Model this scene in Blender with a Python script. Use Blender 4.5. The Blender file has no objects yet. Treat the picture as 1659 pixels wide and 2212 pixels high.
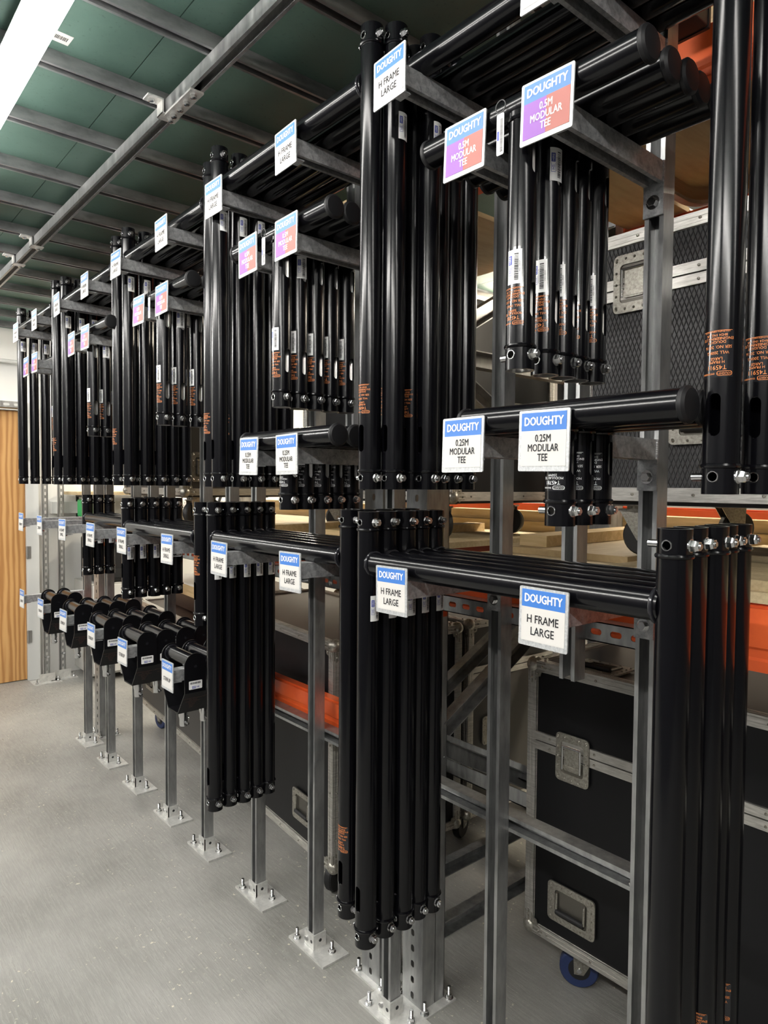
import bpy, bmesh, math, random
from mathutils import Vector, Matrix, Euler
random.seed(7)
SC = bpy.context.scene
COL = SC.collection
PI = math.pi

# ------------------------------------------------------------------ camera
cd = bpy.data.cameras.new('camera')
cd.sensor_fit = 'HORIZONTAL'; cd.sensor_width = 36.0
cd.lens = 36.0 * 1483.25 / 1659.0
cd.clip_start = 0.02; cd.clip_end = 60
cam = bpy.data.objects.new('camera', cd); COL.objects.link(cam)
r_ = Vector((0.76148, -0.64815, 0.00763)); u_ = Vector((0.01967, 0.03487, 0.9992)); f_ = Vector((0.64789, 0.76072, -0.0393))
M3 = Matrix((r_, u_, -f_)).transposed()
cam.matrix_world = Matrix.Translation((0, 0, 1.62)) @ M3.to_4x4()
SC.camera = cam
# ------------------------------------------------------------------ world + exposure
w = bpy.data.worlds.new('world'); SC.world = w; w.use_nodes = True
w.node_tree.nodes['Background'].inputs[0].default_value = (0.8, 0.82, 0.85, 1)
w.node_tree.nodes['Background'].inputs[1].default_value = 0.05
SC.view_settings.view_transform = 'Standard'; SC.view_settings.look = 'None'
SC.view_settings.gamma = 1.0; SC.view_settings.use_curve_mapping = False
SC.view_settings.exposure = 0.60
LAMP_AISLE = 22.0      # emission of the aisle battens
LAMP_FILL = 88.0       # emission of the unseen battens added on the left as fill
LAMP_HALL = 85.0       # emission of the battens over the next aisle

# ------------------------------------------------------------------ materials
MATS = {}
def mat(name, base, rough=0.5, metal=0.0, spec=0.5, emit=None, estr=0.0):
    m = bpy.data.materials.new(name); m.use_nodes = True
    b = m.node_tree.nodes['Principled BSDF']
    b.inputs['Base Color'].default_value = (*base, 1); b.inputs['Roughness'].default_value = rough
    b.inputs['Metallic'].default_value = metal; b.inputs['Specular IOR Level'].default_value = spec
    if emit:
        b.inputs['Emission Color'].default_value = (*emit, 1); b.inputs['Emission Strength'].default_value = estr
    MATS[name] = m
    return m
def nodes(m): return m.node_tree.nodes, m.node_tree.links, m.node_tree.nodes['Principled BSDF']
def coords(m, scale=(1, 1, 1), kind='Object', rot=(0, 0, 0)):
    n, l, b = nodes(m)
    tc = n.new('ShaderNodeTexCoord'); mp = n.new('ShaderNodeMapping')
    mp.inputs['Scale'].default_value = scale; mp.inputs['Rotation'].default_value = rot
    l.new(tc.outputs[kind], mp.inputs['Vector']); return mp.outputs['Vector']
def noise(m, vec, scale, detail=4, rough=0.5, dist=0.0):
    n, l, b = nodes(m); t = n.new('ShaderNodeTexNoise')
    t.inputs['Scale'].default_value = scale; t.inputs['Detail'].default_value = detail
    t.inputs['Roughness'].default_value = rough; t.inputs['Distortion'].default_value = dist
    l.new(vec, t.inputs['Vector']); return t.outputs['Fac']
def ramp(m, fac, stops):
    n, l, b = nodes(m); r = n.new('ShaderNodeValToRGB'); e = r.color_ramp.elements
    while len(e) < len(stops): e.new(0.5)
    for k, (p, c) in enumerate(stops):
        e[k].position = p; e[k].color = (*c, 1) if len(c) == 3 else c
    l.new(fac, r.inputs['Fac']); return r.outputs['Color']
def g(v): return (v, v, v)
def setin(m, name, out): n, l, b = nodes(m); l.new(out, b.inputs[name])
def bump(m, fac, strength=0.2, dist=0.002):
    n, l, b = nodes(m); t = n.new('ShaderNodeBump'); t.inputs['Strength'].default_value = strength
    t.inputs['Distance'].default_value = dist; l.new(fac, t.inputs['Height']); l.new(t.outputs['Normal'], b.inputs['Normal'])
def mix(m, fac, a, b2):
    n, l, b = nodes(m); t = n.new('ShaderNodeMix'); t.data_type = 'RGBA'
    l.new(fac, t.inputs[0])
    for s, v in ((6, a), (7, b2)):
        if isinstance(v, tuple): t.inputs[s].default_value = (*v, 1)
        else: l.new(v, t.inputs[s])
    return t.outputs[2]

m = mat('black_powder', (0.0025, 0.0025, 0.0035), 0.19, 0, 0.32)
mat('black_plate', (0.004, 0.004, 0.005), 0.33, 0, 0.22)
mat('bare_steel', (0.55, 0.54, 0.52), 0.35, 1.0)
mat('zinc', (0.55, 0.55, 0.55), 0.22, 1.0)
mat('weld', (0.02, 0.02, 0.024), 0.18, 0.3, 0.6)
m = mat('galv', (0.42, 0.43, 0.43), 0.38, 0.8)
v = coords(m, (1, 1, 0.25)); f = noise(m, v, 38, 5, 0.6)
setin(m, 'Base Color', ramp(m, f, [(0.3, (0.26, 0.265, 0.265)), (0.7, (0.46, 0.465, 0.46))]))
setin(m, 'Roughness', ramp(m, f, [(0.3, g(0.3)), (0.7, g(0.46))]))
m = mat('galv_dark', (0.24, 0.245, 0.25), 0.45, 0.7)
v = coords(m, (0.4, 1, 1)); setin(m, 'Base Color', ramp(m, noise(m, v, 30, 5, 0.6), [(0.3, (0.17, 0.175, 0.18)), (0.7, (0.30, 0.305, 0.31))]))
m = mat('galv_arm', (0.40, 0.41, 0.41), 0.5, 0.6)
v = coords(m); f = noise(m, v, 70, 8, 0.72, 0.6)
setin(m, 'Base Color', ramp(m, f, [(0.36, (0.27, 0.275, 0.28)), (0.5, (0.42, 0.425, 0.43)), (0.64, (0.56, 0.565, 0.57))]))
setin(m, 'Roughness', ramp(m, f, [(0.3, g(0.42)), (0.7, g(0.6))]))
m = mat('base_plate', (0.6, 0.6, 0.59), 0.4, 0.5)
v = coords(m); f = noise(m, v, 30, 6, 0.65, 0.4)
setin(m, 'Base Color', ramp(m, f, [(0.32, (0.52, 0.52, 0.50)), (0.68, (0.78, 0.77, 0.74))]))
m = mat('sign_plate', (0.62, 0.63, 0.63), 0.5, 0.5)
v = coords(m); f = noise(m, v, 160, 5, 0.7)
setin(m, 'Base Color', ramp(m, f, [(0.35, (0.40, 0.41, 0.42)), (0.65, (0.62, 0.63, 0.63))]))
mat('paper', (0.56, 0.545, 0.52), 0.55)
mat('blue', (0.042, 0.165, 0.50), 0.45)
mat('print_purple', (0.22, 0.06, 0.36), 0.45)
mat('print_red', (0.33, 0.085, 0.065), 0.45)
mat('white_ink', (0.72, 0.72, 0.72), 0.5)
mat('dark_ink', (0.015, 0.015, 0.018), 0.6, 0, 0.2)
mat('orange_ink', (0.72, 0.22, 0.05), 0.5)
mat('faint_ink', (0.09, 0.03, 0.02), 0.5)
mat('sticker_white', (0.78, 0.78, 0.77), 0.35)
mat('sticker_blue', (0.03, 0.05, 0.34), 0.4)
mat('gloss_film', (0.012, 0.012, 0.014), 0.12)
mat('rubber', (0.012, 0.012, 0.013), 0.55)
m = mat('cap_rubber', (0.007, 0.007, 0.008), 0.5, 0, 0.3)
# floor
m = mat('floor_paint', (0.30, 0.295, 0.28), 0.35)
v = coords(m)
n1 = noise(m, v, 1.7, 6, 0.6); base = ramp(m, n1, [(0.32, (0.20, 0.196, 0.181)), (0.68, (0.33, 0.324, 0.302))])
vs = coords(m, (30, 2.6, 1), rot=(0, 0, math.radians(5)))
streak = noise(m, vs, 3.4, 7, 0.78)
base2 = mix(m, ramp(m, streak, [(0.50, g(0)), (0.72, g(0.75))]), base, (0.43, 0.42, 0.39))
spk = noise(m, coords(m, (1, 1, 1)), 55, 3, 0.5); big = noise(m, v, 2.3, 3, 0.5)
n, l, b = nodes(m)
mm = n.new('ShaderNodeMath'); mm.operation = 'MULTIPLY'
l.new(ramp(m, spk, [(0.66, g(0)), (0.675, g(1))]), mm.inputs[0]); l.new(ramp(m, big, [(0.50, g(0)), (0.58, g(1))]), mm.inputs[1])
sp2 = noise(m, v, 16, 5, 0.62); mm2 = n.new('ShaderNodeMath'); mm2.operation = 'MAXIMUM'
l.new(mm.outputs[0], mm2.inputs[0]); l.new(ramp(m, sp2, [(0.715, g(0)), (0.73, g(1))]), mm2.inputs[1])
base3 = mix(m, mm2.outputs[0], base2, (0.62, 0.57, 0.47))
dirt = noise(m, v, 9, 6, 0.75); base4 = mix(m, ramp(m, dirt, [(0.62, g(0)), (0.76, g(0.5))]), base3, (0.10, 0.09, 0.08))
setin(m, 'Base Color', base4)
setin(m, 'Roughness', ramp(m, streak, [(0.38, g(0.46)), (0.66, g(0.22))]))
bump(m, streak, 0.8, 0.003)
# ceiling deck
m = mat('deck_green', (0.03, 0.065, 0.05), 0.6)
v = coords(m); f = noise(m, v, 3, 6, 0.6); f2 = noise(m, v, 90, 3, 0.6)
c1 = ramp(m, f, [(0.3, (0.050, 0.100, 0.080)), (0.7, (0.085, 0.150, 0.122))])
setin(m, 'Base Color', mix(m, ramp(m, f2, [(0.62, g(0)), (0.7, g(0.5))]), c1, (0.03, 0.06, 0.048)))
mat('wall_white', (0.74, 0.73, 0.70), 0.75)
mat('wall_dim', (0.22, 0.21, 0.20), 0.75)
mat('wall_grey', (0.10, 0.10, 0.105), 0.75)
mat('frame_white', (0.62, 0.62, 0.60), 0.5)
m = mat('door_oak', (0.5, 0.26, 0.09), 0.45)
v = coords(m, (7, 1, 0.7)); n, l, b = nodes(m); wv = n.new('ShaderNodeTexWave'); wv.wave_type = 'BANDS'; wv.bands_direction = 'X'
wv.inputs['Scale'].default_value = 1.1; wv.inputs['Distortion'].default_value = 7; wv.inputs['Detail'].default_value = 4; wv.inputs['Detail Scale'].default_value = 1.4
l.new(v, wv.inputs['Vector'])
setin(m, 'Base Color', ramp(m, wv.outputs['Fac'], [(0.1, (0.40, 0.19, 0.06)), (0.5, (0.54, 0.29, 0.105)), (0.9, (0.60, 0.34, 0.13))]))
def wood(name, c0, c1, sc=(2, 30, 30), rough=0.6):
    m = mat(name, c1, rough); v = coords(m, sc); f = noise(m, v, 1.6, 6, 0.6, 0.8)
    setin(m, 'Base Color', ramp(m, f, [(0.3, c0), (0.7, c1)])); return m
wood('lumber', (0.48, 0.33, 0.15), (0.68, 0.51, 0.28), (30, 2, 30))
m = mat('chipboard', (0.5, 0.38, 0.2), 0.65)
v = coords(m); f = noise(m, v, 120, 4, 0.7); f2 = noise(m, coords(m, (20, 1.6, 8)), 1.5, 5, 0.6)
setin(m, 'Base Color', mix(m, ramp(m, f, [(0.4, g(0)), (0.75, g(0.5))]), ramp(m, f2, [(0.3, (0.44, 0.33, 0.18)), (0.7, (0.64, 0.52, 0.32))]), (0.26, 0.18, 0.09)))
wood('plywood', (0.40, 0.28, 0.14), (0.52, 0.39, 0.21), (3, 14, 14))
wood('edge_ply', (0.30, 0.19, 0.10), (0.46, 0.32, 0.18), (3, 3, 120))
m = mat('orange_paint', (0.72, 0.10, 0.022), 0.38)
v = coords(m); f = noise(m, v, 6, 6, 0.65)
setin(m, 'Base Color', ramp(m, f, [(0.3, (0.60, 0.075, 0.018)), (0.7, (0.76, 0.125, 0.026))]))
mat('hinge_steel', (0.45, 0.45, 0.44), 0.4, 0.9)
# flight cases
m = mat('case_black', (0.006, 0.006, 0.007), 0.42, 0, 0.25)
v = coords(m); bump(m, noise(m, v, 260, 3), 0.12, 0.0006)
mat('case_grey', (0.055, 0.052, 0.048), 0.5)
mat('brown_reflect', (0.035, 0.019, 0.016), 0.3, 0, 0.25)  # red beam reflection put into the colour of case tops; board base is brown
m = mat('case_diamond', (0.028, 0.028, 0.030), 0.4)
n, l, b = nodes(m)
tc = n.new('ShaderNodeTexCoord'); sx = n.new('ShaderNodeSeparateXYZ'); l.new(tc.outputs['Object'], sx.inputs[0])
def mth(op, a, bb):
    t = n.new('ShaderNodeMath'); t.operation = op
    for k, x in enumerate((a, bb)):
        if x is None: continue
        if isinstance(x, (int, float)): t.inputs[k].default_value = x
        else: l.new(x, t.inputs[k])
    return t.outputs[0]
yy = mth('MULTIPLY', sx.outputs['Y'], 85.0); zz = mth('MULTIPLY', sx.outputs['Z'], 33.0)
d1 = mth('ABSOLUTE', mth('SUBTRACT', mth('FRACT', mth('ADD', yy, zz), None), 0.5), None)
d2 = mth('ABSOLUTE', mth('SUBTRACT', mth('FRACT', mth('SUBTRACT', yy, zz), None), 0.5), None)
dm = mth('MINIMUM', d1, d2)
hh = ramp(m, dm, [(0.0, g(0)), (0.12, g(1))]); bump(m, hh, 0.8, 0.0015)
setin(m, 'Base Color', mix(m, hh, (0.012, 0.012, 0.013), (0.045, 0.045, 0.047)))
m = mat('alu', (0.62, 0.61, 0.58), 0.4, 0.85)
v = coords(m, (6, 6, 60)); f = noise(m, v, 3, 6, 0.65)
setin(m, 'Base Color', ramp(m, f, [(0.3, (0.42, 0.41, 0.38)), (0.65, (0.70, 0.68, 0.64))]))
m = mat('dish_steel', (0.5, 0.48, 0.43), 0.38, 0.85)
v = coords(m); f = noise(m, v, 130, 5, 0.7)
setin(m, 'Base Color', ramp(m, f, [(0.36, (0.27, 0.255, 0.22)), (0.64, (0.46, 0.44, 0.39))]))
mat('dish_shade', (0.16, 0.15, 0.13), 0.45, 0.8)  # dish steel darkened for the flat pocket, recess shade put into the colour
mat('wheel_blue', (0.022, 0.038, 0.115), 0.5)
mat('green_plastic', (0.03, 0.36, 0.10), 0.4)
mat('white_plastic', (0.72, 0.71, 0.68), 0.4)
mat('dark_plastic', (0.015, 0.015, 0.016), 0.4)
mat('cabinet_grey', (0.42, 0.41, 0.38), 0.5)
mat('lamp_body', (0.75, 0.75, 0.75), 0.4)
mat('lamp_cool', (1, 1, 1), 0.4, emit=(1.0, 0.975, 0.93), estr=LAMP_AISLE)
mat('lamp_fill', (1, 1, 1), 0.4, emit=(1.0, 0.975, 0.93), estr=LAMP_FILL)
mat('lamp_end', (1, 1, 1), 0.4, emit=(1.0, 0.97, 0.92), estr=45.0)
mat('lamp_warm', (1, 1, 1), 0.4, emit=(1.0, 0.88, 0.70), estr=LAMP_HALL)

# ------------------------------------------------------------------ mesh builder
class MB:
    def __init__(s): s.v = []; s.f = []; s.m = []
    def add(s, vs, fs, mi=0, T=None):
        o = len(s.v)
        for p in vs:
            p = Vector(p)
            if T is not None: p = T @ p
            s.v.append(p[:])
        for q in fs: s.f.append([o + i for i in q]); s.m.append(mi)
        return s
    def box(s, c, d, mi=0, T=None):
        x, y, z = [k / 2 for k in d]; cx, cy, cz = c
        vs = [(cx + a * x, cy + b * y, cz + e * z) for a in (-1, 1) for b in (-1, 1) for e in (-1, 1)]
        return s.add(vs, [(0, 1, 3, 2), (4, 6, 7, 5), (0, 4, 5, 1), (2, 3, 7, 6), (0, 2, 6, 4), (1, 5, 7, 3)], mi, T)
    def bb(s, lo, hi, mi=0, T=None):
        return s.box([(a + b) / 2 for a, b in zip(lo, hi)], [b - a for a, b in zip(lo, hi)], mi, T)
    def rev(s, prof, p0, ax, seg=24, mi=0, close=False, phase=0.0):
        # prof: list of (radius, distance along ax); revolve about ax through p0
        ax = Vector(ax).normalized(); p0 = Vector(p0)
        t = Vector((0, 0, 1)) if abs(ax.z) < 0.9 else Vector((1, 0, 0))
        a = ax.cross(t).normalized(); b = ax.cross(a).normalized()
        vs = []; n = len(prof)
        for k in range(seg):
            an = 2 * PI * k / seg + phase; d = a * math.cos(an) + b * math.sin(an)
            for (r, h) in prof: vs.append((p0 + ax * h + d * r)[:])
        fs = []
        for k in range(seg):
            k2 = (k + 1) % seg
            for i in range(n - 1): fs.append((k * n + i, k * n + i + 1, k2 * n + i + 1, k2 * n + i))
            if close: fs.append((k * n + n - 1, k * n, k2 * n, k2 * n + n - 1))
        if not close:
            if prof[0][0] > 1e-6: fs.append([k * n for k in range(seg)])
            if prof[-1][0] > 1e-6: fs.append([k * n + n - 1 for k in range(seg)][::-1])
        return s.add(vs, fs, mi)
    def cyl(s, p0, p1, r, seg=16, mi=0, r2=None, phase=0.0):
        p0 = Vector(p0); p1 = Vector(p1); d = p1 - p0
        return s.rev([(r, 0), (r if r2 is None else r2, d.length)], p0, d, seg, mi, phase=phase)
    def torus(s, c, ax, R, r, seg=28, k=8, mi=0):
        return s.rev([(R + r * math.cos(2 * PI * i / k), r * math.sin(2 * PI * i / k)) for i in range(k)], c, ax, seg, mi, True)
    def ext(s, prof, o, A, B, D, mi=0, caps=True):
        # extrude a 2D profile (a, b) -> o + a A + b B along D
        o = Vector(o); A = Vector(A); B = Vector(B); D = Vector(D); n = len(prof)
        vs = [(o + A * a + B * b)[:] for a, b in prof] + [(o + A * a + B * b + D)[:] for a, b in prof]
        fs = [(i, (i + 1) % n, n + (i + 1) % n, n + i) for i in range(n)]
        if caps: fs += [list(range(n))[::-1], list(range(n, 2 * n))]
        return s.add(vs, fs, mi)
    def ring(s, outer, inner, o, A, B, D, mi=0):
        # plate with a hole: outer/inner loops with the same point count
        o = Vector(o); A = Vector(A); B = Vector(B); D = Vector(D); n = len(outer)
        P = lambda q, k: (o + A * q[0] + B * q[1] + D * k)[:]
        vs = [P(q, 0) for q in outer] + [P(q, 0) for q in inner] + [P(q, 1) for q in outer] + [P(q, 1) for q in inner]
        fs = []
        for i in range(n):
            j = (i + 1) % n
            fs += [(i, j, n + j, n + i), (2 * n + i, 3 * n + i, 3 * n + j, 2 * n + j), (i, 2 * n + i, 2 * n + j, j), (n + i, n + j, 3 * n + j, 3 * n + i)]
        return s.add(vs, fs, mi)
    def ball(s, c, r, seg=12, rings=8, mi=0, sc=(1, 1, 1)):
        vs = []; fs = []
        for i in range(rings + 1):
            th = PI * i / rings
            for k in range(seg):
                ph = 2 * PI * k / seg
                vs.append((c[0] + sc[0] * r * math.sin(th) * math.cos(ph), c[1] + sc[1] * r * math.sin(th) * math.sin(ph), c[2] + sc[2] * r * math.cos(th)))
        for i in range(rings):
            for k in range(seg):
                fs.append((i * seg + k, i * seg + (k + 1) % seg, (i + 1) * seg + (k + 1) % seg, (i + 1) * seg + k))
        return s.add(vs, fs, mi)
    def mesh(s, name, mats, smooth=True, angle=32):
        me = bpy.data.meshes.new(name); me.from_pydata(s.v, [], s.f)
        if isinstance(mats, str): mats = [mats]
        for x in mats: me.materials.append(MATS[x])
        me.polygons.foreach_set('material_index', s.m)
        bm = bmesh.new(); bm.from_mesh(me); bmesh.ops.remove_doubles(bm, verts=bm.verts, dist=1e-6)
        bmesh.ops.recalc_face_normals(bm, faces=bm.faces); bm.to_mesh(me); bm.free()
        if smooth:
            me.polygons.foreach_set('use_smooth', [True] * len(me.polygons)); me.set_sharp_from_angle(angle=math.radians(angle))
        me.update(); return me

def rrect(w, h, r, k=4, cx=0, cy=0):
    pts = []
    for sx, sy, a0 in ((1, 1, 0), (-1, 1, 90), (-1, -1, 180), (1, -1, 270)):
        for i in range(k + 1):
            a = math.radians(a0 + 90 * i / k)
            pts.append((cx + sx * (w / 2 - r) + r * math.cos(a), cy + sy * (h / 2 - r) + r * math.sin(a)))
    return pts
STRUT = [(0, .011), (0, .0205), (.041, .0205), (.041, -.0205), (0, -.0205), (0, -.011), (.009, -.011), (.009, -.0135), (.0025, -.0135), (.0025, -.018),
         (.0385, -.018), (.0385, .018), (.0025, .018), (.0025, .0135), (.009, .0135), (.009, .011)]

# ------------------------------------------------------------------ object helpers
LABELS = {}
def obj(name, me, parent=None, loc=(0, 0, 0), rot=(0, 0, 0), label=None):
    o = bpy.data.objects.new(name, me); COL.objects.link(o)
    o.parent = parent; o.location = loc; o.rotation_euler = rot
    if label: o['label'] = label
    return o
def tag(o, label, cat, group=None):
    o['label'] = label; o['category'] = cat
    if group: o['group'] = group
    LABELS[label] = LABELS.get(label, 0) + 1
    return o
def empty(name, loc, rz=0.0):
    o = bpy.data.objects.new(name, None); COL.objects.link(o); o.empty_display_size = 0.05
    o.location = loc; o.rotation_euler = (0, 0, rz); return o
def struct(name, me, parent=None):
    o = obj(name, me, parent)
    if parent is None: o['kind'] = 'structure'
    return o
def N(name, me, loc=(0, 0, 0), rot=(0, 0, 0), kids=(), label=None): return (name, me, loc, rot, kids, label)
def put(tree, root):
    for (nm, me, loc, rot, kids, lab) in tree:
        o = obj(nm, me, root, loc, rot, lab)
        for (n2, m2, l2, r2, _, lb2) in kids: obj(n2, m2, o, l2, r2, lb2)
    return root

# ------------------------------------------------------------------ text
TXT = {}
def text2d(s, size, bold=0.0, align='CENTER'):
    key = (s, size, bold, align)
    if key in TXT: return TXT[key]
    cu = bpy.data.curves.new('t', 'FONT'); cu.body = s; cu.size = size; cu.align_x = align; cu.align_y = 'CENTER'
    cu.resolution_u = 2; cu.offset = bold; cu.fill_mode = 'FRONT'
    o = bpy.data.objects.new('t', cu); COL.objects.link(o)
    dg = bpy.context.evaluated_depsgraph_get(); me = o.evaluated_get(dg).to_mesh()
    vs = [v.co[:2] for v in me.vertices]; fs = [list(p.vertices) for p in me.polygons]
    o.evaluated_get(dg).to_mesh_clear(); bpy.data.objects.remove(o); bpy.data.curves.remove(cu)
    TXT[key] = (vs, fs); return TXT[key]
def flat_text(mb, s, size, cu, cv, o, U, V, mi=0, bold=0.0, sx=1.0):
    vs, fs = text2d(s, size, 0.0); o = Vector(o); U = Vector(U); V = Vector(V); W_ = U.cross(V)
    for k, (da, db) in enumerate([(0, 0)] if bold <= 0 else [(-bold, 0), (bold, 0), (0, bold * 0.7), (0, -bold * 0.7)]):   # heavier strokes: slightly offset layers
        mb.add([(o + U * (cu + a * sx + da) + V * (cv + b + db) + W_ * (2e-5 * k))[:] for a, b in vs], fs, mi)
def wrap(R, face, flip):
    # (u, v) on a sticker -> point on a tube of radius R; face = angle of the outward direction
    def fn(u, v):
        if flip: u, v = -u, -v
        a = face + u / R
        return (R * math.cos(a), R * math.sin(a), v)
    return fn
def wrap_text(mb, s, size, cu, cv, fn, mi=0, bold=0.0):
    vs, fs = text2d(s, size, 0.0); mb.add([fn(cu + a, cv + b) for a, b in vs], fs, mi)
def wrap_rect(mb, u0, u1, v0, v1, fn, mi=0, k=10):
    vs = []
    for i in range(k + 1):
        u = u0 + (u1 - u0) * i / k; vs += [fn(u, v0), fn(u, v1)]
    mb.add(vs, [(2 * i, 2 * i + 2, 2 * i + 3, 2 * i + 1) for i in range(k)], mi)
def wrap_loop(mb, w, h, r, t, cu, cv, fn, mi=0):
    def dense(q):
        o = []
        for i in range(len(q)):
            p0, p1 = q[i], q[(i + 1) % len(q)]; o += [(p0[0] + (p1[0] - p0[0]) * k / 6, p0[1] + (p1[1] - p0[1]) * k / 6) for k in range(6)]
        return o
    a = dense(rrect(w, h, r, 4, cu, cv)); b = dense(rrect(w - 2 * t, h - 2 * t, r - t, 4, cu, cv)); n = len(a)
    mb.add([fn(*p) for p in a] + [fn(*p) for p in b], [(i, (i + 1) % n, n + (i + 1) % n, n + i) for i in range(n)], mi)

# ------------------------------------------------------------------ tubes with real openings
RT = 0.0260; RI = 0.0212
def tube_mesh(name, z0, z1, openings, inner_mat='black_powder', seg=36):
    mb = MB(); mb.rev([(RT, z0), (RT, z1), (RI, z1), (RI, z0)], (0, 0, 0), (0, 0, 1), seg, 0, True)
    me = mb.mesh(name, ['black_powder', 'bare_steel', inner_mat], False)
    o = bpy.data.objects.new('tmp', me); COL.objects.link(o)
    cb = MB()
    for (ang, zc, hw, hl, through) in openings:
        d = Vector((math.cos(ang), math.sin(ang), 0)); A = Vector((-d.y, d.x, 0)); k = 8
        prof = [(hw * math.cos(PI * i / k), hl + hw * math.sin(PI * i / k)) for i in range(k + 1)] + \
               [(hw * math.cos(PI + PI * i / k), -hl + hw * math.sin(PI + PI * i / k)) for i in range(k + 1)]
        if hl < 1e-5: prof = [(hw * math.cos(2 * PI * i / 14), hw * math.sin(2 * PI * i / 14)) for i in range(14)]
        st = -0.05 if through else 0.004
        cb.ext(prof, Vector((0, 0, zc)) + d * st, A, (0, 0, 1), d * (0.05 - st))
    c = bpy.data.objects.new('cut', cb.mesh('cut', ['black_powder'], False)); COL.objects.link(c)
    md = o.modifiers.new('b', 'BOOLEAN'); md.object = c; md.operation = 'DIFFERENCE'; md.solver = 'EXACT'
    dg = bpy.context.evaluated_depsgraph_get()
    out = bpy.data.meshes.new_from_object(o.evaluated_get(dg))
    bpy.data.objects.remove(o); bpy.data.objects.remove(c)
    out.name = name
    nr = [None] * len(out.loops)
    for p in out.polygons:
        rr = [math.hypot(*out.vertices[i].co[:2]) for i in p.vertices]
        outer = min(rr) > RT - 2e-4; inner = max(rr) < RI + 2e-4
        p.use_smooth = True; p.material_index = 0 if outer else 2 if inner else 1 if abs(p.normal.z) > 0.9 and min(rr) < RI + 1e-3 and max(rr) > RT - 1e-3 else 0
        for li in p.loop_indices:
            co = out.vertices[out.loops[li].vertex_index].co
            d = Vector((co.x, co.y, 0)).normalized()
            nr[li] = (d if outer else -d if inner else p.normal)[:]
    out.normals_split_custom_set(nr)
    return out
FX, FY = PI, -PI / 2           # outward directions: towards the aisle, towards the camera end
def ring_me():
    mb = MB(); mb.torus((0, 0, 0), (0, 0, 1), RT - 0.0005, 0.0040, 30, 8); return mb.mesh('weld_ring', 'black_powder')
RING = ring_me()
def bolt_me():
    mb = MB()
    mb.rev([(0.0105, 0), (0.0105, 0.002), (0.009, 0.002)], (0, -RT + 0.002, 0), (0, -1, 0), 16)
    mb.rev([(0.0095, 0), (0.0095, 0.008), (0.0082, 0.0095), (0.0076, 0.013), (0.0055, 0.013)], (0, -RT - 0.0, 0), (0, -1, 0), 6)
    mb.cyl((0, -RT - 0.008, 0), (0, -RT - 0.0155, 0), 0.0042, 12)
    return mb.mesh('lock_nut', 'zinc')
BOLT = bolt_me()
PIN = MB(); PIN.cyl((0, RT - 0.004, 0), (0, RT + 0.016, 0), 0.0062, 14); PIN = PIN.mesh('coupling_pin', 'zinc')
def eye_me():
    mb = MB(); mb.torus((-RT - 0.0002, 0, 0), (1, 0, 0), 0.0076, 0.0011, 16, 6)
    return mb.mesh('bolt_eye', 'zinc')
EYE = eye_me()
def product_label(name, code, lines, wll, ink, ser):
    fn = wrap(RT + 0.00025, FX, True); mb = MB()
    wrap_rect(mb, -0.024, 0.026, -0.034, 0.034, wrap(RT + 0.00012, FX, True), 1, 12)
    wrap_loop(mb, 0.021, 0.0066, 0.0031, 0.0006, -0.0125, 0.0285, fn)
    wrap_text(mb, 'DOUGHTY', 0.0042, -0.0125, 0.0285, fn, 0, 0.00008)
    wrap_text(mb, 'ENGINEERING', 0.0036, 0.0125, 0.0285, fn)
    wrap_text(mb, code, 0.0092, -0.001, 0.0195, fn, 0, 0.00008)
    z = 0.0118
    for s in lines: wrap_text(mb, s, 0.0058, -0.001, z, fn, 0, 0.00003); z -= 0.0050
    wrap_text(mb, wll, 0.0062, -0.002, -0.0018, fn, 0, 0.00003)
    wrap_text(mb, ser, 0.0062, -0.002, -0.0100, fn, 0, 0.00003)
    wrap_text(mb, 'DOUGHTY', 0.0056, 0, -0.0172, fn, 0, 0.00003)
    wrap_text(mb, 'ENGINEERING LTD', 0.0056, 0, -0.0222, fn, 0, 0.00003)
    wrap_text(mb, 'BH24 1NZ, UK', 0.0050, 0, -0.0272, fn, 0, 0.00003)
    wrap_text(mb, 'www.doughty-engineering.co.uk', 0.0030, 0, -0.0318, fn)
    wrap_rect(mb, -0.022, 0.023, -0.0340, -0.0334, fn, 0, 10)
    return mb.mesh(name, [ink, 'gloss_film'], True, 60)
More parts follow.
